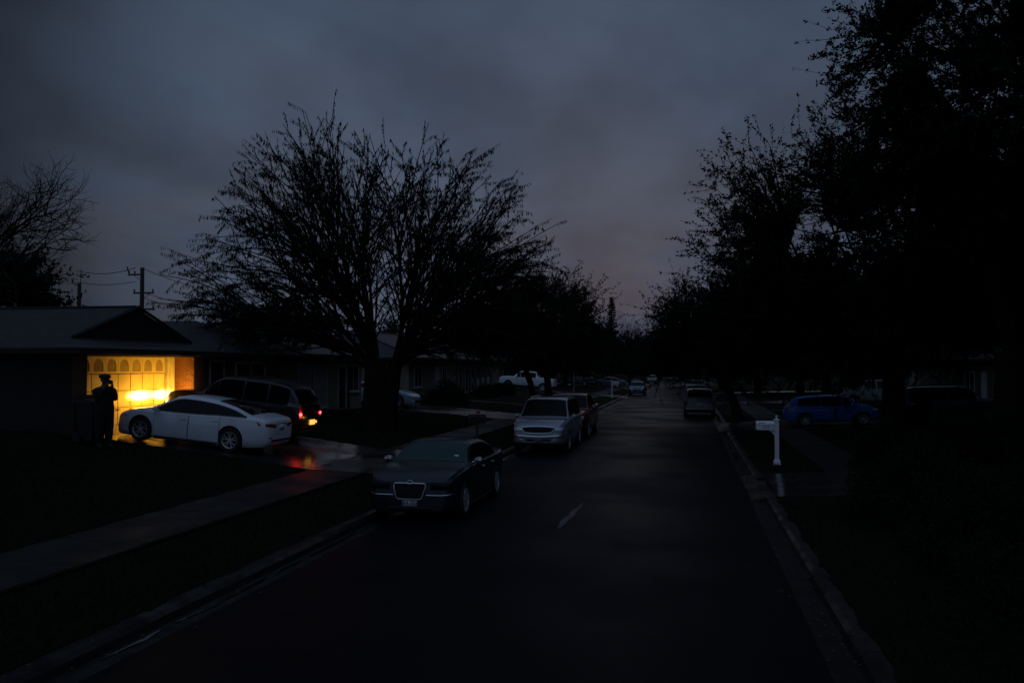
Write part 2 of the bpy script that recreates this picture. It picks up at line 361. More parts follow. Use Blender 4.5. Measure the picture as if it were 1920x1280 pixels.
def fallen_leaves():
    rg = random.Random(9); mb = MB()
    for i in range(700):
        if rg.random() < .5: x = rg.choice((-6.1, 1.6))+rg.gauss(0, .18); s = rg.uniform(5, 45)
        else: x = rg.uniform(2.3, 9); s = rg.uniform(8, 50)
        z = (gz(x, s) if not -6.55 < x < 1.99 else crown(x) if -5.9 < x < 1.4 else .0)+.045; a = rg.random()*6.28; l = .035
        if -6.55 < x < 1.99: z = max(z-.02, .02)
        if -6.56 < x < -6.28 or 1.74 < x < 2.0: z = .16
        mb.add([(x+l*math.cos(a), s+l*math.sin(a), z), (x+.4*l*math.sin(a), s-.4*l*math.cos(a), z+.008), (x-l*math.cos(a), s-l*math.sin(a), z), (x-.4*l*math.sin(a), s+.4*l*math.cos(a), z+.01)], [(0,1,2,3)])
    tag(mb.build('fallen_leaves', mat('dead_leaf', (.10,.07,.04), .6)), 'dead leaves scattered along the gutters and under the oaks', 'leaves', kind='stuff')
fallen_leaves()

def woods():
    rg = np.random.default_rng(77); P = []; 
    def row(x0, s0, x1, s1, n, h, dep):
        t = rg.random(n); x = x0+(x1-x0)*t+rg.normal(0,dep,n); s = s0+(s1-s0)*t+rg.normal(0,dep,n)
        hh = h*(.75+.25*np.sin(t*37)+.18*np.sin(t*91+1)); z = rg.random(n)**.8*hh; P.append(np.stack([x,s,z+.2],1))
    row(-40,36,-46,330,16000,4.2,1.2); row(34,20,34,110,12000,6.0,1.4); row(34,110,26,340,16000,7.0,1.6); row(-52,345,40,345,16000,8.5,2.5); row(-44,120,-46,330,9000,7,2)
    P = np.concatenate(P); n = len(P); d = np.linalg.norm(P, axis=1); sz = (.26+d*.0022)[:,None]
    A = rg.normal(size=(n,3)); A /= np.linalg.norm(A,axis=1)[:,None]; B = np.cross(A, rg.normal(size=(n,3))); B /= np.linalg.norm(B,axis=1)[:,None]
    V = np.stack([P-A*sz, P+B*sz*.6, P+A*sz, P-B*sz*.6],1)
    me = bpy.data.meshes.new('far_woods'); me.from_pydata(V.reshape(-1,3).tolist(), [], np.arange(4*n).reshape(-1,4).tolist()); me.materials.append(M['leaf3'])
    o = bpy.data.objects.new('far_woods', me); C.objects.link(o); tag(o, 'dark mass of far-off trees and hedges behind the houses and street end', 'woods', kind='stuff')
woods()

def turf_edges():
    rg = random.Random(12); mb = MB()
    for x0, sg, s0, s1 in ((-8.5,-1,4,45),(-10.15,1,4,45),(3.7,1,4,50),(5.25,-1,4,50),(-6.56,1,4,45),(1.99,-1,4,50)):
        rows = []; s = s0
        while s < s1:
            drv = any(a-.1 < s < b+.1 for a, b, e in (DL if x0 < 0 else DR))
            w = 0 if drv else (.015+.09*abs(math.sin(s*1.7+x0)+.6*math.sin(s*4.3+x0*2))*rg.uniform(.4,1))*(.8 if abs(x0) > 3 and abs(x0) != 6.56 else .7)
            a, b = x0-sg*.05, x0+sg*w; zz = (.142 if x0 in (-6.56, 1.99) else max(gz(a, s), gz(b, s))+.03)
            rows.append([(a, s, zz-.035 if drv else zz), (x0+sg*w*.6, s, zz+.012 if not drv else zz-.035), (b, s, zz-.006 if not drv else zz-.036)]); s += .12
        mb.grid(rows)
    structure(mb.build('turf', M['grass'], fix=False))
turf_edges()
# ------------------------------------------------------------------ cars
def pchip(pts):
    x = np.array([p[0] for p in pts], float); y = np.array([p[1] for p in pts], float)
    h = np.diff(x); d = np.diff(y)/h; m = np.zeros(len(x))
    for i in range(1, len(x)-1):
        if d[i-1]*d[i] > 0:
            w1 = 2*h[i]+h[i-1]; w2 = h[i]+2*h[i-1]; m[i] = (w1+w2)/(w1/d[i-1]+w2/d[i])
    m[0], m[-1] = d[0], d[-1]
    def f(q):
        q = min(max(q, x[0]), x[-1]); i = min(max(int(np.searchsorted(x, q))-1, 0), len(x)-2)
        t = (q-x[i])/h[i]; return float((2*t**3-3*t*t+1)*y[i]+(t**3-2*t*t+t)*h[i]*m[i]+(-2*t**3+3*t*t)*y[i+1]+(t**3-t*t)*h[i]*m[i+1])
    return f
class Shape:
    def __init__(s, sp):
        s.sp = sp; s.top = pchip(sp['top']); s.belt = pchip(sp['belt']); s.bot = pchip(sp['bot']); s.wid = pchip(sp['wid'])
        s.x0 = sp['top'][0][0]; s.x1 = sp['top'][-1][0]; s.cache = {}
    def sec(s, x):
        k = round(x, 4)
        if k in s.cache: return s.cache[k]
        zt, z0, w = s.top(x), s.bot(x), s.wid(x); zb = min(s.belt(x), zt-.02); zb = max(zb, z0+.08)
        zt = max(zt, zb+.02); h = zt-zb; tum = s.sp.get('tumble', .42)
        dz = zb-z0; wr = w*.955 - .02 - tum*max(h-.05, 0); zB = zt - min(.085, .5*h)
        A = (w*.955, zb)
        p = [(0,z0),(w*.55,z0),(w*.86,z0+.01),(w*.955,z0+.12*dz),(w*.985,z0+.28*dz),(w,z0+.55*dz),(w*.997,z0+.75*dz),(w*.985,z0+.90*dz),(w*.972,zb-.012),A]
        for t in (.33, .66, .93): p.append((A[0]+(wr-A[0])*t, A[1]+(zB-A[1])*t))
        p += [(wr-.03*min(h*3,1), zB+(zt-zB)*.42), (wr*.82, zB+(zt-zB)*.78), (wr*.45, zt-(zt-zB)*.06), (0, zt)]
        s.cache[k] = (p, wr, zB); return s.cache[k]
    def y_at(s, x, z):
        p = s.sec(x)[0]; best = None
        for a, b in zip(p[2:], p[3:]):
            if (a[1]-z)*(b[1]-z) <= 0 and abs(b[1]-a[1]) > 1e-9:
                y = a[0]+(b[0]-a[0])*(z-a[1])/(b[1]-a[1]); best = y if best is None else max(best, y)
        return best
    def z_at(s, x, y):
        p = s.sec(x)[0]; y = abs(y)
        for a, b in zip(p[:8:-1], p[-2:7:-1]):
            if a[0] <= y <= b[0]: return a[1]+(b[1]-a[1])*(y-a[0])/max(b[0]-a[0], 1e-9)
        return p[9][1]
    def end(s, y, z, front=True):
        """distance along the car at which the nose (or tail) surface is met for a given y, z"""
        x = s.x1 if front else s.x0; d = -.01 if front else .01
        for _ in range(160):
            q = s.y_at(x, z); sec = s.sec(x)[0]
            if q is not None and q >= abs(y) and sec[0][1] <= z <= s.z_at(x, y)+1e-6: return x
            x += d
        return x
def side_panel(mb, S, xa, xb, zl, zh, off, side, nx=14, nz=4, mi=0):
    rows = []
    for i in range(nx+1):
        x = xa+(xb-xa)*i/nx; lo, hi = zl(x), zh(x)
        if hi < lo+.002: hi = lo+.002
        r = []
        for j in range(nz+1):
            z = lo+(hi-lo)*j/nz; y = S.y_at(x, z)
            if y is None: y = S.sec(x)[0][9][0]
            r.append((x, side*(y+off), z))
        rows.append(r)
    mb.grid(rows, mi)
def end_panel(mb, S, poly_rows, off, front, mi=0):
    d = 1 if front else -1
    mb.grid([[(S.end(y, z, front)+d*off, y, z) for y, z in r] for r in poly_rows], mi)
def rect_rows(y0, y1, z0, z1, ny=8, nz=3, f=None):
    rows = []
    for j in range(nz+1):
        t = j/nz; r = []
        for i in range(ny+1):
            u = i/ny; y = y0+(y1-y0)*u; z = z0+(z1-z0)*t
            if f: y, z = f(u, t, y, z)
            r.append((y, z))
        rows.append(r)
    return rows
def solid(o, t):
    md = o.modifiers.new('thickness', 'SOLIDIFY'); md.thickness = t; md.offset = 0; return o
def wheel_obj(parent, x, y, r, wdt, side, rim, style):
    mb = MB(); w = wdt/2
    mb.lathe([(r*.66,-w*.9),(r*.74,-w),(r*.93,-w),(r*.985,-w*.75),(r,-w*.4),(r,w*.4),(r*.985,w*.75),(r*.93,w),(r*.74,w),(r*.66,w*.9),(r*.66,-w*.9)], (0,0,0), 'y', 28)
    t = mb.build('wheel', M['tyre'], parent, smooth=True); t.location = (x, y, r)
    mb = MB(); s = side
    mb.lathe([(r*.69,s*w*.86),(r*.665,s*w*.98),(r*.62,s*w*.9),(r*.60,s*w*.2)], (0,0,0), 'y', 28)
    mb.lathe([(.001,s*w*.86),(r*.10,s*w*.86),(r*.14,s*w*.7),(r*.14,s*w*.2)], (0,0,0), 'y', 14)
    n = 5 if style == 'five' else 7 if style == 'seven' else 10
    for k in range(n):
        for dq in ((-.13, .13) if style == 'five' else (0,)):
            q = 2*math.pi*k/n+dq+.3; q2 = 2*math.pi*k/n+dq*1.9+.3; hw = r*(.045 if style != 'seven' else .085)
            ca, sa = math.cos(q), math.sin(q); cb, sb = math.cos(q2), math.sin(q2)
            a = (ca*r*.12, sa*r*.12); b = (cb*r*.63, sb*r*.63); yo = s*w*.80; yi = s*w*.55
            nx, nz = -sa*hw, ca*hw
            vs = [(a[0]-nx,yo,a[1]-nz),(a[0]+nx,yo,a[1]+nz),(b[0]+nx*.8,s*w*.88,b[1]+nz*.8),(b[0]-nx*.8,s*w*.88,b[1]-nz*.8)]
            vs += [(p[0],yi,p[2]) for p in vs]
            mb.add(vs, [(0,1,2,3),(7,6,5,4),(0,4,5,1),(1,5,6,2),(2,6,7,3),(3,7,4,0)])
    mb.build('rim', rim, t, smooth=True)
    mb = MB(); mb.lathe([(.001,s*w*.3),(r*.6,s*w*.3),(r*.6,s*w*.1)], (0,0,0), 'y', 20); mb.build('brake_disc', M['dark'], t)
def make_car(name, label, cat, sp, pm, group=None, detail=2):
    S = Shape(sp); root = empty(name, (0,0,0), 0, label, cat, group); hl = sp['x_end']
    xs = sorted(set(list(np.linspace(S.x0, S.x1, 76))+[S.x0+.012, S.x0+.03, S.x0+.06, S.x1-.012, S.x1-.03, S.x1-.06]))
    mb = MB(); nps = len(S.sec(0)[0]); ring = []
    for x in xs:
        p = S.sec(x)[0]; ring.append([(x, y, z) for y, z in p]+[(x, -y, z) for y, z in p[-2:0:-1]])
    n = len(ring[0]); vs = [q for r in ring for q in r]
    fs = [(i*n+j, i*n+(j+1) % n, (i+1)*n+(j+1) % n, (i+1)*n+j) for i in range(len(xs)-1) for j in range(n)]
    fs += [tuple(range(n)), tuple((len(xs)-1)*n+j for j in range(n))]
    mb.add(vs, fs); body = mb.build('body', [pm, M['dark']], root, smooth=False)
    cut = MB(); r = sp['r']; w = sp['W']/2
    for ax in sp['axles']:
        for sd in (1, -1): cut.cyl((ax, sd*(w-.34), r+.02), (ax, sd*(w+.3), r+.02), r+.040, n=32, mi=1)
    if 'bed' in sp: cut.box(sp['bed'][0], -w+.14, sp['bed'][2], sp['bed'][1], w-.14, 2.6, mi=1)
    co = cut.build('cutter', [pm, M['dark']])
    md = body.modifiers.new('cut', 'BOOLEAN'); md.operation = 'DIFFERENCE'; md.object = co; md.solver = 'EXACT'
    bpy.context.view_layer.update()
    me = bpy.data.meshes.new_from_object(body.evaluated_get(bpy.context.evaluated_depsgraph_get()))
    body.modifiers.clear(); body.data = me; me.name = 'body'; bpy.data.objects.remove(co)
    me.polygons.foreach_set('use_smooth', [True]*len(me.polygons)); me.set_sharp_from_angle(angle=R(38))
    g = sp.get('glass', M['glass'])
    # glass
    xb0, xb1, xf1, xf0 = sp['cabin']
    def top_panel(nm, xa, xb, mt, ins, off=.006):
        m2 = MB(); rows = []
        for i in range(13):
            x = xa+(xb-xa)*i/12; p, wr, zB = S.sec(x); yw = wr-ins
            rows.append([(x+(off if xa > 0 else -off), yw*(j/12*2-1), S.z_at(x, yw*(j/12*2-1))+off) for j in range(13)])
        m2.grid(rows); return m2.build(nm, mt, root, smooth=True)
    top_panel('windscreen', xf1+.05, xf0-.03, sp.get('wglass', g), .055)
    top_panel('rear_window', xb0+sp.get('rw',(.08,.06))[0], xb1-sp.get('rw',(.08,.06))[1], g, .075)
    def zlo(x): return S.sec(x)[0][9][1]+.035
    def zhi(x): return S.sec(x)[2]-.035
    cuts = sp['windows']
    for sd in (1, -1):
        for a, b in cuts:
            m2 = MB(); side_panel(m2, S, a, b, zlo, zhi, .005, sd, 16, 4); m2.build('side_window', g, root, smooth=True)
        if sp.get('blackpillar'):
            m2 = MB(); side_panel(m2, S, cuts[0][0], cuts[-1][1], zlo, zhi, .002, sd, 30, 4); m2.build('window_pillar', M['dark'], root, smooth=True)
        if detail >= 2:
            m2 = MB(); lo, hi = cuts[0][0], cuts[-1][1]
            pts = []
            for i in range(25):
                x = lo+(hi-lo)*i/24; z = zhi(x)+.012; pts.append((x, sd*((S.y_at(x, z) or .7)+.006), z))
            m2.tube(pts, [.008]*25, 5); 
            pts = [(lo+(hi-lo)*i/24, sd*(S.y_at(lo+(hi-lo)*i/24, zlo(lo+(hi-lo)*i/24)-.012)+.006), zlo(lo+(hi-lo)*i/24)-.012) for i in range(25)]
            m2.tube(pts, [.008]*25, 5); m2.build('window_trim', sp.get('trim', M['dark']), root, smooth=True)
        for a, b in sp['doors']:
            m2 = MB(); side_panel(m2, S, a, b, lambda x: S.bot(x)+.10, lambda x: S.sec(x)[0][9][1]-.012, .006, sd, 10, 6)
            d = m2.build('door', pm, root, smooth=True)
            m4 = MB()
            for xx in (a, b): m4.tube([(xx, sd*(S.y_at(xx, z_)+.004), z_) for z_ in np.linspace(S.bot(xx)+.10, S.sec(xx)[0][9][1]-.02, 8)], [.0065]*8, 4)
            m4.tube([(x_, sd*(S.y_at(x_, S.bot(x_)+.10)+.004), S.bot(x_)+.10) for x_ in np.linspace(a, b, 8)], [.006]*8, 4)
            m4.build('seam', M['dark'], d)
            xh = a+.14; zh = S.belt(xh)-.12; yh = S.y_at(xh, zh)+.012
            m3 = MB(); m3.tube([(xh-.07, sd*(yh-.02), zh), (xh-.06, sd*(yh+.025), zh), (xh+.08, sd*(yh+.025), zh), (xh+.09, sd*(yh-.02), zh)], [.012]*4, 6)
            m3.build('handle', sp.get('handle', pm), d, smooth=True)
        # mirror
        xm = sp['mirror']; zm = S.belt(xm)+.07; ym = S.y_at(xm, zm-.04) or .8
        m2 = MB(); k = sp.get('ms', 1.)
        prof = [(.01,-.07),(.055,-.065),(.075,-.02),(.078,.03),(.06,.075),(.01,.09)]
        rows = [[(xm+.02+hh*.9*k*(1 if hh > 0 else .6), sd*(ym+.13*k+rr*1.35*k*math.cos(q)), zm+.02+rr*k*math.sin(q)) for q in np.linspace(0, 2*math.pi, 13)] for rr, hh in prof]
        m2.grid(rows); m2.cyl((xm, sd*(ym-.02), zm-.03), (xm, sd*(ym+.10*k), zm-.01), .022, n=6)
        m2.build('mirror', sp.get('mirror_mat', pm), root, smooth=True, fix=False)
        for ax in sp['axles']:
            wheel_obj(root, ax, sd*(w-.115), r, .225, sd, sp.get('rim', M['alloy']), sp.get('style', 'five'))
    # sill line
    for sd in (1, -1):
        m2 = MB(); side_panel(m2, S, sp['axles'][0]+r+.08, sp['axles'][1]-r-.08, lambda x: S.bot(x)+.005, lambda x: S.bot(x)+.07, .012, sd, 8, 2)
        m2.build('sill', sp.get('sill', M['dark']), root, smooth=True)
    # lamps, grille, bumpers and plates
    for item in sp['front']+sp['rear']:
        nm, front, rows, off, mt, both = item
        for sd in ((1, -1) if both else (1,)):
            m2 = MB(); end_panel(m2, S, [[(sd*y, z) for y, z in r_] for r_ in rows], off, front)
            o = m2.build(nm, mt, root, smooth=True)
            solid(o, .012)
    for fn in sp.get('extra', []): fn(root, S)
    return root
def place(o, x, s, heading, zadd=0, axles=(1.45,-1.4)):
    a, b = axles; ch, sh = math.cos(heading), math.sin(heading)
    za = gz(x+a*ch, s+a*sh); zb = gz(x+b*ch, s+b*sh)
    if -6.5 < x < 1.9: za = zb = .02
    else: za += .034; zb += .034
    p = math.atan2(za-zb, a-b); z = zb + (za-zb)*(-b)/(a-b)
    o.location = (x, s, z+zadd); o.rotation_euler = (0, -p, heading)
    return o
def plate_item(front, z, y=0, w=.155, h=.078): return ('licence_plate', front, rect_rows(y-w, y+w, z-h, z+h, 3, 1), .022, M['plate'], False)
def plate_text(txt, x, z, front, y=0):
    def fn(root, S):
        cu = bpy.data.curves.new('plate_number', 'FONT'); cu.body = txt; cu.size = .105; cu.align_x = 'CENTER'; cu.align_y = 'CENTER'; cu.extrude = .001
        o = bpy.data.objects.new('plate_number', cu); C.objects.link(o); bpy.context.view_layer.update()
        me = bpy.data.meshes.new_from_object(o.evaluated_get(bpy.context.evaluated_depsgraph_get())); bpy.data.objects.remove(o)
        me.materials.clear(); me.materials.append(M['plate_ink'])
        p = bpy.data.objects.new('plate_number', me); C.objects.link(p)
        par = [c for c in root.children if c.name.startswith('licence_plate')]
        par = sorted(par, key=lambda c: c.data.vertices[0].co.x, reverse=front)[0]
        xx = max(v.co.x for v in par.data.vertices) if front else min(v.co.x for v in par.data.vertices)
        p.parent = par; p.location = (xx+(.010 if front else -.010), y, z-.01)
        p.rotation_euler = (R(90), 0, R(90) if front else R(-90))
    return fn
def E(name, front, rows, off, m_, both): return (name, front, rows, off, M[m_] if isinstance(m_, str) else m_, both)
# --- white fastback sedan
def sedan_spec(pm):
    def hl(u, t, y, z): return y, z+.07*u-(.03*(1-u)*(1-t))
    def tl(u, t, y, z): return y, z+.045*u
    return dict(W=1.854, x_end=2.46, r=.352, axles=(-1.33, 1.50), style='five',
        top=[(-2.465,.60),(-2.44,.86),(-2.40,.985),(-2.28,1.05),(-2.1,1.085),(-1.92,1.12),(-1.3,1.315),(-.65,1.42),(0,1.452),(.25,1.45),(.45,1.425),(1.0,1.165),(1.33,1.01),(1.5,.975),(1.9,.89),(2.2,.78),(2.38,.66),(2.45,.56),(2.465,.50)],
        belt=[(-2.465,.56),(-2.42,.84),(-2.3,.95),(-1.9,.995),(-1.2,.985),(0,.93),(1.2,.90),(1.8,.83),(2.2,.71),(2.4,.58),(2.465,.44)],
        bot=[(-2.465,.36),(-2.3,.24),(-2.0,.19),(-1,.14),(1,.13),(2.0,.11),(2.3,.11),(2.465,.14)],
        wid=[(-2.465,.62),(-2.43,.74),(-2.32,.83),(-2.0,.885),(-1.4,.92),(0,.925),(1.3,.92),(1.8,.895),(2.1,.845),(2.3,.74),(2.42,.58),(2.465,.46)],
        cabin=(-1.93,-.72,.42,1.36), windows=[(-1.76,-.44),(-.40,.60),(.64,1.12)], blackpillar=True, doors=[(-.98,-.02),(.0,1.08)], mirror=.98, trim=M['chrome'], handle=M['chrome'], tumble=.46, rw=(.05,.03),
        front=[E('headlight',True,rect_rows(.42,.86,.62,.69,8,2,hl),.010,'lens',True), E('grille',True,rect_rows(-.55,.55,.30,.44,10,2),.010,'dark',False), E('fog_lamp',True,rect_rows(.6,.75,.33,.41,4,2),.012,'lens',True)],
        rear=[E('tail_light',False,rect_rows(.34,.86,.80,.89,8,2,tl),.012,'red_lens',True), E('rear_bumper_trim',False,rect_rows(-.62,.62,.40,.46,10,1),.012,'dark',False), plate_item(False,.80), E('reflector',False,rect_rows(.60,.72,.50,.53,3,1),.012,'red_lens',True), E('boot_trim',False,rect_rows(-.34,.34,.895,.91,8,1),.014,'chrome',False)],
        extra=[])
# --- big-grilled saloon (nearest on the left kerb)
def saloon_spec():
    def gr(u, t, y, z): k = .80+.20*t; return y*k, z
    def frame(root, S):
        pts = [(-.285,.78),(-.31,.775),(-.325,.74),(-.30,.62),(-.265,.50),(-.22,.475),(.22,.475),(.265,.50),(.30,.62),(.325,.74),(.31,.775),(.285,.78),(.08,.785),(0,.775),(-.08,.785)]
        def pos(y, z): return (S.end(y, z, True)+.035, y, z)
        mb = MB(); P3 = [pos(y, z) for y, z in pts]; P3.append(P3[0]); mb.tube(P3, [.019]*len(P3), 6); mb.build('grille_surround', M['chrome'], root, smooth=True)
        mb = MB(); q = [pos(.055*math.cos(a), .80+.035*math.sin(a)) for a in np.linspace(0, 2*math.pi, 17)]; mb.tube(q, [.008]*17, 5); mb.build('bonnet_badge', M['chrome'], root, smooth=True)
        mb = MB()
        for k in range(9):
            z = .50+k*.03; yy = .24+.05*k/9; mb.tube([pos(-yy, z), pos(0, z), pos(yy, z)], [.005]*3, 4)
        mb.build('grille_bars', M['dark'], root)
        for sd in (1, -1):
            mb = MB(); q = [(S.end(sd*y, .555+.012*max(y-.6, 0)*4, True)+.016, sd*y, .555+.012*max(y-.6, 0)*4) for y in np.linspace(.335, .88, 12)]; mb.tube(q, [.012]*12, 6); mb.build('bumper_strip', M['chrome'], root, smooth=True)
        mb = MB()
        for k in range(1): mb.box(S.end(0,1.2,True)-2, 0, 0, S.end(0,1.2,True)-2.01, .01, .01)
    def inside(root, S):
        mb = MB()
        for y0, x, ang in ((.58, .98, 0),):
            z = S.z_at(x, y0); mb.add([(x+.012, y0-.07, z+.010), (x+.012, y0+.02, z+.002), (x-.03, y0+.02, S.z_at(x-.03, y0+.02)+.012), (x-.03, y0-.07, S.z_at(x-.03, y0-.07)+.012)], [(0,1,2,3)])
        mb.build('inspection_sticker', M['plate'], root, fix=False)
    return dict(W=1.88, x_end=2.5, r=.36, axles=(-1.43, 1.62), style='seven',
        top=[(-2.5,.70),(-2.48,.98),(-2.42,1.07),(-2.25,1.10),(-1.72,1.13),(-1.1,1.38),(-.7,1.455),(0,1.48),(.3,1.475),(.45,1.45),(1.12,1.12),(1.22,1.075),(1.8,1.02),(2.2,.955),(2.4,.89),(2.46,.83),(2.49,.74),(2.5,.66)],
        belt=[(-2.5,.66),(-2.46,.95),(-2.3,1.02),(0,1.02),(1.1,.99),(1.8,.95),(2.3,.86),(2.45,.74),(2.5,.60)],
        bot=[(-2.5,.42),(-2.3,.28),(-2,.22),(2,.20),(2.4,.20),(2.5,.24)],
        wid=[(-2.5,.70),(-2.46,.82),(-2.3,.88),(-1.4,.93),(0,.94),(1.6,.935),(2.1,.905),(2.35,.85),(2.45,.78),(2.5,.70)],
        cabin=(-1.72,-.75,.40,1.20), windows=[(-1.38,-.45),(-.39,.50),(.56,.80)], doors=[(-1.05,-.10),(-.08,.92)], mirror=.82, tumble=.44, glass=M['glass'], wglass=M['glass_teal'], mirror_mat=M['chrome'], handle=M['chrome'],
        front=[E('headlight',True,rect_rows(.42,.84,.66,.80,8,2),.008,'glass',True), E('grille',True,rect_rows(-.31,.31,.485,.765,10,4,gr),.012,'dark',False), E('lower_grille',True,rect_rows(-.45,.45,.25,.33,8,1),.010,'dark',False), plate_item(True,.41)],
        rear=[E('tail_light',False,rect_rows(.66,.86,.72,.98,4,3),.010,'red_lens',True), plate_item(False,.80)],
        extra=[frame, inside, plate_text('BR4 7KH',0,.41,True)])
# --- tall estate / off-road car
def suv_spec(kind):
    k = dict(W=2.0, x_end=2.6, r=.385, axles=(-1.52, 1.55), style='seven',
        top=[(-2.6,.70),(-2.585,1.0),(-2.56,1.25),(-2.47,1.72),(-2.38,1.86),(-2.2,1.90),(-1,1.94),(0,1.94),(.35,1.91),(.5,1.87),(1.12,1.35),(1.25,1.25),(1.9,1.21),(2.3,1.14),(2.48,1.05),(2.56,.94),(2.6,.72)],
        belt=[(-2.6,.66),(-2.57,1.0),(-2.45,1.22),(0,1.21),(1.1,1.17),(1.9,1.12),(2.35,1.03),(2.55,.88),(2.6,.66)],
        bot=[(-2.6,.50),(-2.4,.36),(-2,.32),(2,.30),(2.4,.32),(2.6,.42)],
        wid=[(-2.6,.86),(-2.56,.93),(-2.4,.975),(0,1.0),(1.6,.995),(2.1,.965),(2.4,.90),(2.54,.82),(2.6,.72)],
        cabin=(-2.575,-2.36,.46,1.22), windows=[(-2.32,-1.36),(-1.28,-.45),(-.37,.52),(.56,.84)], doors=[(-1.22,-.32),(-.30,.92)], mirror=.86, tumble=.24, rw=(.03,.02),
        front=[], rear=[], extra=[], handle=M['dark'])
    def rails(root, S):
        for sd in (1, -1):
            pts = [(x, sd*(S.sec(x)[1]-.10), S.z_at(x, S.sec(x)[1]-.10)+.045*math.sin(math.pi*min(max((x+2.1)/2.3, .06), .94))**.3) for x in np.linspace(-2.1, .2, 20)]
            mb = MB(); mb.tube(pts, [.018]*20, 6); mb.build('roof_rail', M['dark'] if kind != 'lux' else M['alloy'], root, smooth=True)
    k['extra'].append(rails)
    if kind == 'lux':
        def gs(root, S):
            def pos(y, z): return (S.end(y, z, True)+.03, y, z)
            mb = MB(); q = [pos(-.57,.95),pos(-.3,.97),pos(0,.98),pos(.3,.97),pos(.57,.95),pos(.55,.86),pos(.47,.765),pos(.2,.745),pos(0,.74),pos(-.2,.745),pos(-.47,.765),pos(-.55,.86),pos(-.57,.95)]
            mb.tube(q, [.022]*len(q), 6); mb.build('grille_surround', M['chrome'], root, smooth=True)
            mb = MB()
            for y in np.linspace(-.44, .44, 23): mb.tube([pos(y,.795),pos(y,.925)], [.006]*2, 4)
            mb.build('grille_bars', M['metal_d'], root)
        k['front'] = [E('headlight',True,rect_rows(.60,.90,.80,.94,6,2),.020,'lens',True), E('grille',True,rect_rows(-.56,.56,.765,.955,8,3,lambda u,t,y,z:(y*(.86+.14*t),z)),.014,'dark',False),
                      E('bumper',True,rect_rows(-.84,.84,.60,.70,14,2,lambda u,t,y,z:(y,z-.05*(1-abs(2*u-1)))),.05,'alloy',False), E('lower_grille',True,rect_rows(-.45,.45,.47,.53,8,1),.012,'dark',False), E('fog_lamp',True,rect_rows(.52,.66,.49,.56,4,2),.016,'lens',True),
                      E('turn_signal',True,rect_rows(.86,.90,.60,.90,2,2),.012,'amber_lens',True), plate_item(True,.50)]
        k['rear'] = [E('tail_light',False,rect_rows(.74,.90,.85,1.25,3,3),.012,'red_lens',True), plate_item(False,.9)]
        k['extra'] += [gs, plate_text('KTD 52R',0,.50,True)]
    elif kind == 'lit':
        k['top'] = [(x, z+(.11 if x > 1.1 else 0)) for x, z in [(-2.6,.70),(-2.585,1.0),(-2.55,1.22),(-2.28,1.66),(-2.12,1.81),(-1.85,1.885)]+k['top'][6:]]; k['cabin'] = (-2.54,-2.2,.46,1.22); k['windows'] = [(-2.10,-1.36)]+k['windows'][1:]; k['belt'] = [(x, z+(.11 if x > 1.0 else 0)) for x, z in k['belt']]
        k['front'] = [E('headlight',True,rect_rows(.55,.86,.80,.92,6,2),.012,'white_hot',True), E('grille',True,rect_rows(-.5,.5,.76,.93,8,2),.012,'dark',False), E('bumper',True,rect_rows(-.84,.84,.48,.62,12,2),.06,'dark',False)]
        k['rear'] = [E('tail_light',False,rect_rows(.77,.91,.94,1.02,3,3),.016,'red_lit',True), E('tail_lens',False,rect_rows(.77,.91,1.03,1.30,3,3),.014,'red_lens',True), E('bumper',False,rect_rows(-.86,.86,.48,.60,12,2),.10,'dark',False),
                     ('licence_plate', False, rect_rows(-.34,.08,.62,.78,4,2), .03, M['plate_lit'], False), E('plate_lamp',False,rect_rows(-.50,-.40,.66,.74,2,2),.03,'plate_lit',False), E('reversing_lamp',False,rect_rows(.76,.92,.84,.925,3,2),.014,'lens',True)]
    else:
        k['front'] = [E('headlight',True,rect_rows(.6,.88,.82,.92,6,2),.012,'lens',True), E('grille',True,rect_rows(-.45,.45,.76,.93,8,2),.012,'dark',False)]
        k['rear'] = [E('tail_light',False,rect_rows(.78,.92,.85,1.2,3,3),.012,'red_lens',True), E('bumper',False,rect_rows(-.86,.86,.50,.62,12,2),.05,'alloy' if kind == 'rear' else 'dark',False), plate_item(False,.86)]
        if kind == 'rear': k['trim'] = M['alloy']
    return k
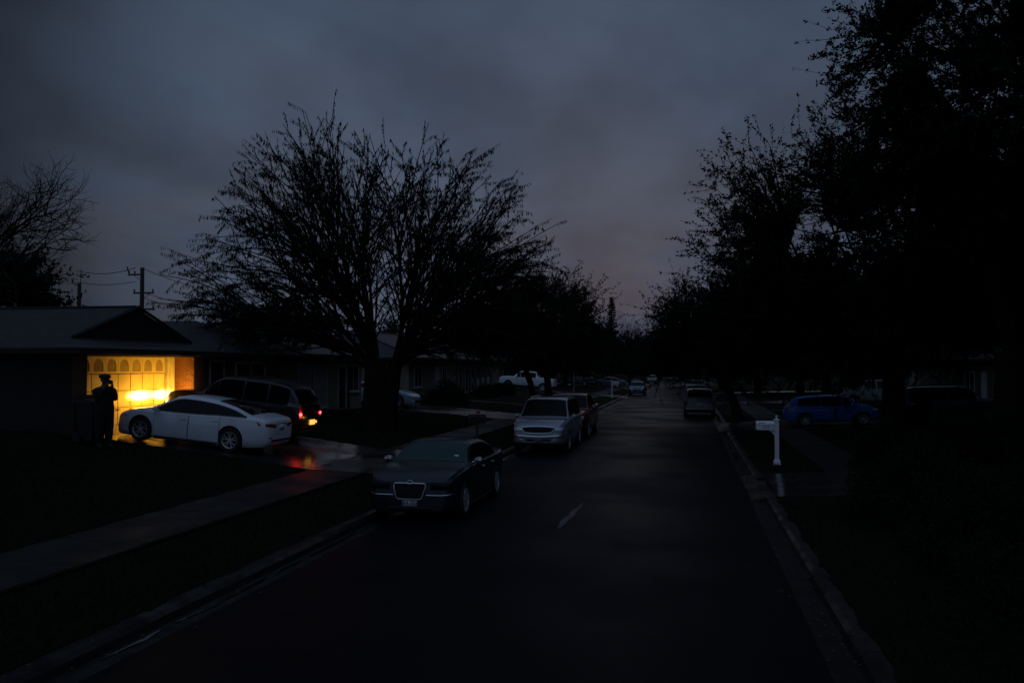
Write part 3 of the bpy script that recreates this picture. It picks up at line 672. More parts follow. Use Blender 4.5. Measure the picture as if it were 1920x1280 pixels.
def cross_spec():
    def tl(u, t, y, z): return y, z+.05*u
    return dict(W=1.78, x_end=2.15, r=.34, axles=(-1.28, 1.33), style='five',
        top=[(-2.15,.66),(-2.135,.90),(-2.08,1.02),(-1.98,1.14),(-1.74,1.44),(-1.66,1.505),(-1.2,1.56),(-.4,1.60),(0,1.60),(.3,1.575),(.5,1.53),(1.12,1.15),(1.22,1.09),(1.6,1.02),(1.9,.92),(2.05,.80),(2.12,.66),(2.15,.56)],
        belt=[(-2.15,.62),(-2.12,.88),(-2.0,1.02),(-1.4,1.06),(0,1.0),(1.1,.95),(1.6,.90),(1.95,.78),(2.1,.62),(2.15,.50)],
        bot=[(-2.15,.44),(-2.0,.30),(-1.6,.24),(1.6,.22),(2.0,.24),(2.15,.30)],
        wid=[(-2.15,.66),(-2.1,.78),(-1.95,.85),(-1.3,.885),(0,.89),(1.3,.885),(1.7,.85),(1.95,.76),(2.08,.64),(2.15,.52)],
        cabin=(-2.0,-1.66,.42,1.18), windows=[(-1.55,-.56),(-.50,.42),(.47,.86)], doors=[(-.95,-.08),(-.06,.88)], mirror=.82, tumble=.36, rw=(.04,.02), ms=1.1,
        front=[E('headlight',True,rect_rows(.45,.82,.70,.79,6,2,tl),.012,'lens',True), E('grille',True,rect_rows(-.42,.42,.52,.68,8,2),.012,'dark',False)],
        rear=[E('tail_light',False,rect_rows(.50,.84,.90,.99,6,2,tl),.012,'red_lens',True), plate_item(False,.78), E('bumper_trim',False,rect_rows(-.6,.6,.42,.50,8,1),.014,'dark',False)], extra=[])
def pickup_spec():
    return dict(W=2.0, x_end=2.9, r=.40, axles=(-1.75, 1.85), style='seven', bed=(-2.80,-1.22,.80),
        top=[(-2.9,.80),(-2.885,1.2),(-2.87,1.34),(-2.7,1.355),(-1.16,1.36),(-1.12,1.40),(-1.02,1.78),(-.92,1.86),(-.5,1.90),(.2,1.90),(.55,1.87),(.7,1.83),(1.28,1.36),(1.4,1.27),(2.2,1.22),(2.6,1.15),(2.8,1.05),(2.88,.92),(2.9,.70)],
        belt=[(-2.9,.76),(-2.87,1.2),(-2.8,1.315),(-1.2,1.32),(-1,1.27),(.2,1.22),(1.2,1.20),(2.2,1.14),(2.7,1.04),(2.86,.86),(2.9,.64)],
        bot=[(-2.9,.58),(-2.7,.44),(-2.3,.38),(2,.34),(2.6,.36),(2.9,.46)],
        wid=[(-2.9,.92),(-2.86,.965),(-2.7,.98),(0,1.0),(1.8,.995),(2.4,.965),(2.7,.90),(2.85,.80),(2.9,.70)],
        cabin=(-1.13,-.93,.62,1.38), windows=[(-.95,-.25),(-.18,.62),(.66,.98)], doors=[(-.98,-.16),(-.14,1.05)], mirror=1.0, tumble=.24, rw=(.03,.02), ms=1.25,
        front=[E('headlight',True,rect_rows(.62,.88,.82,.98,5,2),.012,'lens',True), E('grille',True,rect_rows(-.55,.55,.78,1.0,8,3),.014,'chrome',False), E('bumper',True,rect_rows(-.86,.86,.52,.68,12,2),.06,'chrome',False), plate_item(True,.58)],
        rear=[E('tail_light',False,rect_rows(.82,.93,.85,1.2,2,3),.012,'red_lens',True), E('bumper',False,rect_rows(-.86,.86,.56,.70,12,2),.08,'chrome',False), plate_item(False,.66)], extra=[])
NS, SS, EE, WW = R(90), R(-90), 0., R(180)
c = make_car('parked_sedan', 'white fastback sedan parked in the driveway before the lit garage door', 'car', sedan_spec(P['white']), P['white'])
place(c, -14.13, 24.35, WW, axles=(1.5,-1.33))
white_sedan = c
c = make_car('parked_sport_utility', 'black boxy four-wheel drive with lit red tail lamp, headlights shining on garage door', 'car', suv_spec('lit'), P['navy'])
place(c, -14.56, 27.45, WW, axles=(1.55,-1.52)); c.scale = (.925, .92, 1.0)
lit_suv = c
# the running lamps of that car
for sy in (.70, -.70):
    for kind, power, size, blend, lc in (('low_beam', 1150, 60, 1.0, (1,.58,.15)), ('beam_spill', 108, 172, .35, (1,.43,.020))):
        ld = bpy.data.lights.new(kind, 'SPOT'); ld.energy = power; ld.spot_size = R(size); ld.spot_blend = blend; ld.color = lc; ld.shadow_soft_size = .05
        lo = bpy.data.objects.new(kind, ld); C.objects.link(lo); lo.parent = lit_suv; lo.location = (2.68, sy, .92)
        lo.rotation_euler = (0, R(-90), 0)
        if kind == 'low_beam': lo.scale = (.36, 1.75, 1)
ld = bpy.data.lights.new('plate_lamp_light', 'POINT'); ld.energy = .2; ld.color = (1,.5,.1); ld.shadow_soft_size = .03
lo = bpy.data.objects.new('plate_lamp_light', ld); C.objects.link(lo); lo.parent = lit_suv; lo.location = (-2.80, .15, .86)
ld = bpy.data.lights.new('tail_lamp_light', 'POINT'); ld.energy = 3.0; ld.color = (1,.02,.01); ld.shadow_soft_size = .05
lo = bpy.data.objects.new('tail_lamp_light', ld); C.objects.link(lo); lo.parent = lit_suv; lo.location = (-2.72, .84, 1.0)
c = make_car('parked_saloon', 'dark teal saloon with large chrome-ringed grille, nearest car on the left kerb', 'car', saloon_spec(), P['black'])
place(c, -5.42, 19.6, SS)
c = make_car('parked_sport_utility', 'silver full-size luxury four-wheel drive parked at left kerb before the red truck', 'car', suv_spec('lux'), P['silver'])
place(c, -5.22, 33.9, SS)
c = make_car('parked_pickup', 'red crew-cab pickup truck parked behind the silver four-wheel drive', 'truck', pickup_spec(), P['red'])
place(c, -5.25, 40.9, SS); red_truck = c
c = make_car('parked_crossover', 'bright blue hatchback crossover parked across the right pavement', 'car', cross_spec(), P['blue'])
place(c, 6.75, 45.5, EE, axles=(1.33,-1.28)); c.scale = (1,1,.92); blue_car = c
c = make_car('parked_sport_utility', 'navy seven-seat four-wheel drive up the drive beyond the blue crossover', 'car', suv_spec('plain'), P['dblue'])
place(c, 12.75, 47.4, EE); c.scale = (.93,.95,.90); navy_suv = c
c = make_car('parked_sport_utility', 'dark grey four-wheel drive seen from behind at the right kerb', 'car', suv_spec('rear'), P['grey'], 'cars along the right kerb')
place(c, .68, 58.4, NS); c.scale = (.95,.96,.92); grey_suv = c
def copy_car(src, label, x, s, h, scale=(1,1,1), pm=None, group=None, cat=None):
    c = copy_tree(src); c['label'] = label; c.scale = scale
    if group: c['group'] = group
    elif 'group' in c: del c['group']
    if pm:
        for ch in c.children:
            if ch.name.split('.')[0] in ('body', 'door', 'mirror'):
                ch.data = ch.data.copy()
                if ch.data.materials: ch.data.materials[0] = pm
                for g_ in ch.children:
                    if g_.name.startswith('handle'): g_.data = g_.data.copy(); g_.data.materials[0] = M['dark']
    place(c, x-bend(s), s, h); return c
copy_car(red_truck, 'white pickup truck standing on the drive behind the forked street tree', -16.3, 91.0, WW, (1,1,1), P['white'])
copy_car(red_truck, 'pale teal pickup truck half hidden under trees across the right lawn', 12.6, 64.5, EE, (.95,.95,.96), P['pale'])
copy_car(grey_suv, 'pale roofed van-like vehicle on the far left drive beyond the white pickup', -15.0, 120.5, WW, (1,1,1.02), P['silver'])
copy_car(white_sedan, 'small grey sedan on the far left drive nearest the thin pale post', -10.5, 122.5, WW, (.92,.95,.98), P['grey'])
copy_car(blue_car, 'dark blue hatchback at the left kerb beside the white arm mailbox', -5.45, 99.5, SS, (1,1,.95), P['dblue'], 'cars far down the left kerb')
copy_car(white_sedan, 'pale blue sedan on the second drive behind the large tree trunk', -17.9, 50.2, EE, (1,1,.98), P['teal'])
copy_car(blue_car, 'tiny dark car farthest down the left kerb', -5.6, 168, SS, (1,1,1), P['grey'], 'cars far down the left kerb')
copy_car(grey_suv, 'black four-wheel drive second in the line at the right kerb', .62, 70.5, NS, (.93,.95,.92), P['navy'], 'cars along the right kerb')
copy_car(red_truck, 'dark pickup with a pale tailgate farthest in the line at the right kerb', .62, 92, NS, (.95,.95,.95), P['grey'], 'cars along the right kerb')
copy_car(white_sedan, 'silver sedan mostly hidden behind the right-hand oak trunk', 14.2, 37.5, EE, (.95,1,1), P['silver'])
# ------------------------------------------------------------------ houses
def hip_roof(parent, xf, xb, s0, s1, ze, zr, hip0, hip1, mats, name='roof', th=.16):
    """xf front eave, xb back eave (world x), ridge along the street; hip = how far the ridge end stands in from the end eave"""
    xm = (xf+xb)/2; mb = MB()
    A, B, Cc, Dd = (xf,s0,ze),(xf,s1,ze),(xb,s1,ze),(xb,s0,ze); r0, r1 = (xm,s0+hip0,zr),(xm,s1-hip1,zr)
    mb.add([A,B,r1,r0], [(0,1,2,3)], 0); mb.add([Cc,Dd,r0,r1], [(0,1,2,3)], 0)
    mb.add([Dd,A,r0], [(0,1,2)], 1); mb.add([B,Cc,r1], [(0,1,2)], 1)
    low = [(p[0],p[1],ze-th) for p in (A,B,Cc,Dd)]
    mb.add([A,B,Cc,Dd]+low, [(0,4,5,1),(1,5,6,2),(2,6,7,3),(3,7,4,0),(4,7,6,5)], 2)
    o = mb.build(name, mats, parent)
    m2 = MB()
    for a, b in ((r0,r1),(A,r0),(B,r1),(Cc,r1),(Dd,r0)):
        if Vector(a) != Vector(b): m2.tube([(a[0],a[1],a[2]+.01),(b[0],b[1],b[2]+.01)], [.07,.07], 5)
    m2.build('ridge_cap', M['shingle_y'], o)
    return o
def window(parent, x, s0, s1, z0, z1, dirx, pane=None, bars=True, fm=None):
    """a window in a wall that faces dirx (+1 or -1) at world x"""
    fm = fm or M['trimwhite']; f = MB(); d = dirx
    for a in ((s0-.05,s0+.03,z0-.05,z1+.05),(s1-.03,s1+.05,z0-.05,z1+.05)): f.box(x-d*.03, a[0], a[2], x+d*.045, a[1], a[3])
    for a in ((z0-.05,z0+.03),(z1-.03,z1+.05)): f.box(x-d*.03, s0+.03, a[0], x+d*.043, s1-.03, a[1])
    if bars: f.box(x-d*.01, (s0+s1)/2-.02, z0+.03, x+d*.035, (s0+s1)/2+.02, z1-.03)
    w = f.build('window', fm, parent)
    p = MB(); p.box(x+d*.004, s0+.03, z0+.03, x+d*.016, s1-.03, z1-.03); p.build('pane', pane or M['housepane'], w)
    m2 = MB(); m2.box(x, s0-.1, z0-.11, x+d*.10, s1+.1, z0-.055); m2.build('sill', fm, w)
    return w
def door(parent, x, s0, s1, z0, z1, dirx, m_):
    d = dirx; mb = MB(); mb.box(x-d*.02, s0, z0, x+d*.03, s1, z1)
    for a, b in ((.12,.45),(.52,.92)): mb.box(x+d*.03, s0+.15, z0+(z1-z0)*a, x+d*.045, s1-.15, z0+(z1-z0)*b)
    o = mb.build('door', m_, parent); h = MB(); h.cyl((x+d*.03, s0+.1, z0+1), (x+d*.09, s0+.1, z0+1), .028, n=8); h.build('handle', M['chrome'], o)
    f = MB(); f.box(x, s0-.09, z0, x+d*.05, s0-.005, z1+.09); f.box(x, s1+.005, z0, x+d*.05, s1+.09, z1+.09); f.box(x, s0-.005, z1+.005, x+d*.05, s1+.005, z1+.09); f.build('door_frame', M['trimwhite'], o)
    return o
def arch(y, z, w, h, n=10):
    """flat-bottomed pointed-round arch outline in a wall plane (y along, z up)"""
    r = w/2; pts = [(y-r, z), (y+r, z)]
    for k in range(n+1):
        a = math.pi*k/n; pts.append((y+r*math.cos(a), z+h-r*1.05+r*1.05*math.sin(a)))
    return pts
# --- the house with the lit garage
h1 = empty('brick_house', (-20, 28, 1.25), 0, 'low brick ranch house with headlamp-lit arched-window garage door', 'house')
h1.location = (0,0,0)
gx = -17.0; gs0, gs1 = 22.4, 29.35; o0, o1 = 23.0, 28.7; zg = 1.22; zh = 3.44
mb = MB()
mb.box(gx, gs0, .6, gx-.95, o0, 3.70); mb.box(gx, o1, .6, gx-.95, gs1, 3.70)            # piers of the opening
mb.box(gx-.95, gs0, .6, gx-10, gs0+.2, 3.70); mb.box(gx-.95, gs1-.2, .6, gx-10, gs1, 3.70)
mb.box(gx-9.8, gs0+.2, .6, gx-10, gs1-.2, 3.70)
mb.box(gx-.3, gs1, .6, gx-.5, 36.1, 3.66); mb.box(gx-.5, 35.8, .6, gx-9.8, 36.1, 3.66)   # the wing beside the garage
wl = mb.build('wall', M['brick'], h1, bevel=0)
mb = MB(); mb.box(gx-.03, gs0-.02, .6, gx-10.02, gs0-.003, 3.50); mb.build('side_shade_sheet', M['darkwood'], h1)  # dark sheet over the brick puts the side's shade into its colour
mb = MB(); mb.box(gx+.012, o0-.0, zh, gx-.72, o1+.0, 3.70); mb.build('garage_header', M['siding'], h1)
# sectional door: 8 panels wide, 4 rows, arched lights in the top row
xd = -17.84; nP = 8; pw = (28.2-23.02)/nP; rows_z = [1.27, 1.81, 2.35, 2.89, 3.44]
gd = empty('garage_door', (0,0,0)); gd.parent = h1
mb = MB(); mb.box(xd-.05, 22.9, 1.2, xd, 28.25, 3.46); base = mb.build('door_leaf', M['doorgroove'], gd)
mb = MB()
for r_ in range(3):
    for k in range(nP): mb.box(xd+.004, 23.02+k*pw+.014, rows_z[r_]+.014, xd+.022, 23.02+(k+1)*pw-.014, rows_z[r_+1]-.014)
mb.build('door_panels', M['doorpaint'], gd, bevel=.008)
mb = MB(); z0, z1 = rows_z[3], rows_z[4]          # top row: panels with an arched hole each
for k in range(nP):
    yc = 23.02+(k+.5)*pw; y0, y1 = 23.02+k*pw+.006, 23.02+(k+1)*pw-.006; aw = pw*.70; ar = arch(yc, z0+.07, aw, .40, 14)
    top = ar[2:]        # from right side over to left
    xo = xd+.022
    out = [(yc+ (y1-yc)*1.0, z0+.07)]
    mb.add([(xo,y0,z0+.014),(xo,y1,z0+.014),(xo,y1,z0+.07),(xo,y0,z0+.07)], [(0,1,2,3)])
    for i in range(len(top)-1):
        a, b = top[i], top[i+1]
        def outp(p):
            t = (yc-p[0])/(aw/2)
            return (yc-(yc-y0)*t, z1-.014) if True else p
        mb.add([(xo,a[0],a[1]),(xo,b[0],b[1]),(xo,*outp(b)),(xo,*outp(a))], [(0,1,2,3)])
    mb.add([(xo,ar[1][0],ar[1][1]),(xo,y1,z0+.07),(xo,y1,z1-.014),(xo,top[0][0],top[0][1])], [(0,1,2,3)])
    mb.add([(xo,y0,z0+.07),(xo,ar[0][0],ar[0][1]),(xo,top[-1][0],top[-1][1]),(xo,y0,z1-.014)], [(0,1,2,3)])
    for i in range(len(ar)):                      # the reveal of the hole
        a, b = ar[i], ar[(i+1) % len(ar)]; mb.add([(xo,a[0],a[1]),(xo,b[0],b[1]),(xd+.003,b[0],b[1]),(xd+.003,a[0],a[1])], [(0,1,2,3)])
mb.build('window_row', M['doorpaint'], gd)
for k in range(nP):
    yc = 23.02+(k+.5)*pw; pts = arch(yc, z0+.075, pw*.68, .39, 14); mb = MB(); mb.add([(xd+.008, a, b) for a, b in pts], [tuple(range(len(pts)))])
    p = mb.build('arched_pane', M['doorglass'], gd, fix=False)
mb = MB(); mb.box(xd, 28.25, 1.2, xd+.10, 28.36, 3.44); mb.box(xd-.02, 28.36, 1.2, xd+.20, 28.52, 3.44); mb.box(xd-.02, 28.52, 1.2, xd+.05, 28.69, 3.44); mb.build('door_jamb', M['trimwhite'], gd)
mb = MB(); mb.cyl((xd+.02, 25.6, 1.75), (xd+.06, 25.6, 1.75), .03, n=8); mb.box(xd+.05, 25.52, 1.735, xd+.065, 25.68, 1.765); mb.build('handle', M['metal_d'], gd)
# gable roof, ridge running back from the street, with a pent skirt in front
ridge = 5.02; sl = (ridge-3.64)/4.05; sc0 = 25.95; xr0 = -17.45; xr1 = -28.5
def gable_z(s): return ridge - sl*abs(s-sc0)
mb = MB()
mb.add([(xr0,sc0,ridge),(xr1,sc0,ridge),(xr1,sc0-4.05,3.64),(-16.4,sc0-4.05,3.64),(xr0,sc0-3.1,gable_z(sc0-3.1))], [(0,1,2,3,4)], 0)
mb.add([(xr0,sc0,ridge),(xr1,sc0,ridge),(xr1,sc0+4.05,3.64),(-16.4,sc0+4.05,3.64),(xr0,sc0+3.1,gable_z(sc0+3.1))], [(4,3,2,1,0)], 0)
mb.add([(xr0,sc0-3.1,gable_z(sc0-3.1)),(-16.4,sc0-4.05,3.64),(-16.4,sc0+4.05,3.64),(xr0,sc0+3.1,gable_z(sc0+3.1))], [(0,1,2,3)], 1)
lo = [(-16.4,sc0-4.05,3.64),(-16.4,sc0+4.05,3.64),(xr1,sc0+4.05,3.64),(xr1,sc0-4.05,3.64)]
mb.add(lo+[(a,b,3.48) for a,b,c_ in lo], [(0,1,5,4),(1,2,6,5),(2,3,7,6),(3,0,4,7),(4,5,6,7)], 2)
mb.add([(xr1,sc0,ridge),(xr1,sc0+4.05,3.64),(xr1,sc0-4.05,3.64)], [(0,1,2)], 2)
rf = mb.build('roof', [M['shingle_x'], M['shingle_y'], M['siding']], h1)
rf.data.materials[2] = M['darkwood']
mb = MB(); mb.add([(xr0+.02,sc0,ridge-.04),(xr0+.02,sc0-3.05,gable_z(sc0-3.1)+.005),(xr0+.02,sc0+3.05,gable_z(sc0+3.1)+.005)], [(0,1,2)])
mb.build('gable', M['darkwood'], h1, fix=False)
mb = MB()
for sg in (1, -1): mb.tube([(xr0+.10, sc0, ridge+.01), (xr0+.10, sc0+sg*3.12, gable_z(sc0+3.12)+.01)], [.06,.06], 4)
mb.tube([(xr0, sc0, ridge+.01), (xr1, sc0, ridge+.01)], [.06,.06], 5)
mb.build('barge_board', M['darkwood'], h1)
hip = MB()     # roof of the wing: ridge runs back, hipped at the front
hip.add([(-16.45,30.02,3.62),(-16.45,36.6,3.62),(-19.6,33.2,4.98)], [(0,1,2)], 1)
hip.add([(-16.45,36.6,3.62),(-28,36.6,3.62),(-28,33.2,4.98),(-19.6,33.2,4.98)], [(0,1,2,3)], 0)
hip.add([(-16.45,30.02,3.62),(-28,30.02,3.62),(-28,33.2,4.98),(-19.6,33.2,4.98)], [(3,2,1,0)], 0)
hip.add([(-16.45,30.02,3.62),(-16.45,36.6,3.62),(-16.45,36.6,3.47),(-16.45,30.02,3.47)], [(0,1,2,3)], 2)
hip.add([(-16.45,36.6,3.62),(-28,36.6,3.62),(-28,36.6,3.47),(-16.45,36.6,3.47)], [(0,1,2,3)], 2)
hip.add([(-16.45,36.6,3.47),(-28,36.6,3.47),(-28,30.02,3.47),(-16.45,30.02,3.47)], [(0,1,2,3)], 2)
hip.build('wing_roof', [M['shingle_x'], M['shingle_y'], M['darkwood']], h1)
mb = MB(); mb.cyl((-17.7,31.9,3.9), (-17.7,31.9,4.55), .05, n=8); mb.cyl((-17.7,31.9,4.5), (-17.7,31.9,4.58), .075, n=8); mb.build('vent_pipe', M['metal_d'], h1)
door(h1, -17.3, 30.3, 31.2, 1.25, 3.28, 1, M['darkwood']); window(h1, -17.3, 32.2, 34.6, 1.9, 3.25, 1)
# --- generic ranch house
def ranch(label, side, xw, depth, s0, s1, eave, rise, wallm, items, hip=(4,4), over=.7, zb=None, name='ranch_house', group=None):
    """side +1: stands on the left and faces +x; -1: on the right and faces -x"""
    h = empty(name, (0,0,0), 0, label, 'house', group); d = side
    bx = xw-d*depth; g0 = min(gz(xw, s0), gz(xw, s1))-.3
    def bb(s): return -bend(s)
    mb = MB()
    mb.box(xw, s0, g0, xw-d*.25, s1, eave-.02); mb.box(bx, s0, g0, bx+d*.25, s1, eave-.02)
    mb.box(xw-d*.25, s0, g0, bx+d*.25, s0+.25, eave-.02); mb.box(xw-d*.25, s1-.25, g0, bx+d*.25, s1, eave-.02)
    mb.build('wall', wallm, h)
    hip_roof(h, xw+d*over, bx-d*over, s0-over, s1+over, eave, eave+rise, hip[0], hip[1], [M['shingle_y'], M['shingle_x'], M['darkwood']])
    zf = gz(xw, (s0+s1)/2)+.1
    for it in items:
        if it[0] == 'w': window(h, xw, it[1], it[2], zf+.8, zf+2.1, d, it[3] if len(it) > 3 else None)
        if it[0] == 't': window(h, xw, it[1], it[2], zf+.15, zf+2.15, d, it[3] if len(it) > 3 else None, False)
        if it[0] == 'd': door(h, xw, it[1], it[2], zf, zf+2.05, d, it[3])
        if it[0] == 'c':
            mb = MB(); mb.box(xw+d*.30, it[1]-.07, zf-.3, xw+d*.44, it[1]+.07, eave-.17); mb.build('porch_post', M['trimwhite'], h)
        if it[0] == 'p':
            mb = MB(); mb.box(xw+d*.002, it[1], zf, xw+d*.05, it[2], zf+2.2); mb.build('pilaster', it[3], h)
        if it[0] == 'g':
            g = MB(); n = 8; pwid = (it[2]-it[1])/n
            for r_ in range(4):
                for k in range(n): g.box(xw+d*.004, it[1]+k*pwid+.02, zf+r_*.53+.02, xw+d*.05, it[1]+(k+1)*pwid-.02, zf+(r_+1)*.53-.02)
            g.build('garage_door', it[3] if len(it) > 3 else M['siding'], h)
        if it[0] == 'ch':
            mb = MB(); mb.box(xw-d*it[2], it[1], eave, xw-d*(it[2]+.9), it[1]+.7, eave+rise+.7); mb.build('chimney', M['brick'], h)
    return h
ranch('dark ranch house between the lit garage house and the big tree, two pale blinds', 1, -17.45, 9.5, 37.6, 46.3, 3.70, 1.75, M['tanbrick'], [('t',38.2,39.5,M['blind']),('t',40.0,41.5,M['blind']),('d',43.0,43.9,M['darkwood']),('w',44.3,45.8)], (4.3,3.2))
ranch('tan brick ranch house with pale pilasters and white door beyond the big tree', 1, -17.6, 10, 55.2, 83.0, 3.72, 1.9, M['tanbrick'],
      [('d',61.3,62.2,M['trimwhite']),('w',56.4,58.0),('w',63.2,64.2)]+[('p',67.2+i*2.0,67.75+i*2.0,M['siding']) for i in range(7)]+[('t',68.0+i*2.0,68.9+i*2.0) for i in range(6)])
ranch('far left ranch house behind the white pickup truck', 1, -21.5, 10, 95.5, 116, 3.9, 1.8, M['siding'], [('g',96,101,M['trimwhite']),('w',104,106),('d',108,109,M['darkwood']),('w',111,113)])
ranch('distant low house on the left behind far driveway cars', 1, -22.5, 10, 127, 147, 3.9, 1.8, M['tanbrick'], [('g',128,133),('w',136,138),('w',141,143)])
ranch('right-hand house behind the parked navy four-wheel drive', -1, 19.0, 10, 50.0, 70.5, 3.65, 1.8, M['siding'], [('g',52,57,M['siding']),('w',59.5,61.5,M['blind']),('d',63,63.9,M['trimwhite']),('w',65.5,67.5)])
ranch('nearest right-hand house, black behind the oaks', -1, 18.5, 10, 24.5, 43.5, 3.6, 1.8, M['brick'], [('g',25,30,M['siding']),('w',32,34),('d',35.5,36.4,M['darkwood']),('w',38,40.5)])
ranch('right-hand house with brown door far behind the leaning street tree', -1, 18.5, 10, 78, 98, 3.7, 1.8, M['tanbrick'], [('g',79,84,M['trimwhite']),('w',86,88,M['blind']),('d',90,91,M['brick']),('w',93,95)])
ranch('farthest right-hand house among the distant trees', -1, 17.5, 10, 108, 128, 3.7, 1.8, M['siding'], [('g',109,114),('w',117,119),('w',122,124)])
# ------------------------------------------------------------------ mailboxes, hoop, bins, poles
def mailbox(label, x, s, k=1., dirx=-1, m_=None, style='post', num=None, sidev=None):
    m_ = m_ or M['plastic_w']; t = empty('mailbox', (x, s, gz(x, s)-.02), 0, label, 'mailbox'); g = num and 0
    mb = MB()
    if style == 'post':
        mb.box(-.062,-.062,.16,.062,.062,1.36); p = mb.build('post', m_, t, bevel=.008)
        q = MB(); q.box(-.10,-.10,0,.10,.10,.13); q.prism([(-.10,-.10),(.10,-.10),(.10,.10),(-.10,.10)], lambda a: (a[0], a[1], .13), lambda a: (a[0]*.66, a[1]*.66, .19)); q.build('base', m_, t, bevel=.006)
        q = MB(); q.box(-.085,-.085,1.36,.085,.085,1.40); q.build('cap', m_, t, bevel=.006)
        q = MB(); q.lathe([(.001,1.52),(.026,1.515),(.038,1.49),(.030,1.46),(.016,1.445),(.03,1.42),(.05,1.40)], n=14); q.build('finial', m_, t, smooth=True)
        bz, bl, r = 1.20, .52, .105; x0 = dirx*.068; x1 = dirx*(.068+bl)
        prof = [(-.115,-.10),(.115,-.10)]+[(.115*math.cos(a), .045+.10*math.sin(a)) for a in np.linspace(0, math.pi, 11)]
        b = MB(); b.prism(prof, lambda a: (x0, a[0], bz+a[1]), lambda a: (x1, a[0], bz+a[1])); box = b.build('box', m_, t, bevel=.004)
        q = MB(); q.box(x0, -.118, bz+.035, x1, -.129, bz+.052); q.box(x0, -.118, bz-.125, x1-dirx*.0, .118, bz-.102); q.build('rail', m_, box)
        q = MB(); q.prism([(a*1.03, b_*1.02) for a, b_ in prof], lambda a: (x1+dirx*.002, a[0], bz+a[1]), lambda a: (x1+dirx*.02, a[0], bz+a[1])); dd = q.build('door', m_, box)
        q = MB(); q.cyl((x1+dirx*.02, 0, bz+.07), (x1+dirx*.05, 0, bz+.07), .014, n=8); q.build('handle', M['metal_d'], dd)
        q = MB(); pts = [(-.062*-dirx*0+dirx*.062,.0,.98),(dirx*.20,.0,1.08)]; q.prism([(0,.90),(0,1.08),(.20,1.08),(.09,1.0)], lambda a: (dirx*(.062+a[0]), -.03, a[1]), lambda a: (dirx*(.062+a[0]), .03, a[1])); q.build('bracket', m_, t)
        if num:
            q = MB(); fx = (x0+x1)/2      # an emblem of wings on the lid, the house number on the side
            for a in np.linspace(0, 1, 9): q.cyl((x1-dirx*(.06+.16*a), -.103+.02*0, bz+.075+.012*math.sin(a*9)), (x1-dirx*(.08+.16*a), -.100, bz+.085), .012, n=5)
            q.build('emblem', M['decal'], box)
            cu = bpy.data.curves.new('number', 'FONT'); cu.body = num; cu.size = .12; cu.align_x = 'CENTER'; cu.align_y = 'CENTER'; cu.extrude = .002
            o = bpy.data.objects.new('n', cu); C.objects.link(o); bpy.context.view_layer.update()
            me = bpy.data.meshes.new_from_object(o.evaluated_get(bpy.context.evaluated_depsgraph_get())); bpy.data.objects.remove(o)
            me.materials.clear(); me.materials.append(mat('grey_number', (.30,.31,.34), .5)); p = bpy.data.objects.new('number', me); C.objects.link(p); p.parent = box
            p.location = (fx, -.119, bz-.035); p.rotation_euler = (R(90), 0, 0)
    else:
        mb.cyl((0,0,0), (0,0,1.0), .045, n=8); mb.build('post', m_ if style == 'white' else M['wood'], t)
        prof = [(-.10,-.10),(.10,-.10)]+[(.10*math.cos(a), .03+.10*math.sin(a)) for a in np.linspace(0, math.pi, 9)]
        b = MB(); b.prism(prof, lambda a: (-.26, a[0], 1.11+a[1]), lambda a: (.26, a[0], 1.11+a[1])); bx_ = b.build('box', m_, t, bevel=.004)
        q = MB(); q.box(-.24,-.06,.97,.24,.06,1.008); q.build('shelf', M['wood'], t)
        q = MB(); q.box(.02,-.115,1.16,.04,-.10,1.34); q.box(.02,-.115,1.28,.12,-.10,1.34); q.build('flag', M['red_lens'], bx_)
    t.scale = (k, k, k); return t
mailbox('white plastic post mailbox with ball finial on the right verge', 2.62, 28.2, num='4325')
x, s = loc(922, 31.0); mailbox('black mailbox on a dark post beside the silver four-wheel drive', -6.95, 29.3, 1.12, m_=M['metal_d'], style='dark')
x, s = loc(1127, 62); mailbox('small white mailbox on the left verge just past the red truck', -7.1, 60.0, 1.0, style='white')
x, s = loc(1168, 82); mailbox('white arm mailbox with side box beside the far dark blue hatchback', -7.2, 86.5, 1.15, dirx=1, m_=M['trimwhite'])
t = empty('marker_post', (-9.3, 74.0, gz(-9.3, 74)), 0, 'thin pale signpost standing behind the red truck', 'post')
mb = MB(); mb.cyl((0,0,0), (0,0,2.4), .04, n=8); mb.build('post', M['trimwhite'], t); mb = MB(); mb.box(-.22,-.015,2.25,.22,.015,2.5); mb.build('sign_panel', M['metal_d'], t)
# basketball hoop by the second drive
hx, hs = -14.6, 37.2; t = empty('basketball_hoop', (hx, hs, gz(hx, hs)), 0, 'black framed basketball hoop with white net left of the big trunk', 'hoop')
mb = MB(); mb.cyl((0,0,0), (0,0,2.9), .05, n=8); mb.tube([(0,0,2.7),(.3,0,2.95),(.42,0,3.0)], [.04]*3, 6); mb.build('pole', M['metal_d'], t, smooth=True)
mb = MB(); mb.box(.42,-.55,2.65,.46,.55,3.4); mb.build('backboard', M['bpad'], t)
mb = MB(); rr = .23; mb.tube([(.46+.26+rr*math.cos(a), rr*math.sin(a), 2.78) for a in np.linspace(0, 6.283, 17)], [.012]*17, 5); mb.build('rim', M['red_lens'], t)
mb = MB()
for k in range(10):
    for sg in (1, -1):
        pts = [(.72+rr*(1-.18*j)*math.cos(.628*k+sg*.31*j), rr*(1-.18*j)*math.sin(.628*k+sg*.31*j), 2.78-.14*j) for j in range(4)]; mb.tube(pts, [.009]*4, 3)
mb.build('net', M['net'], t)
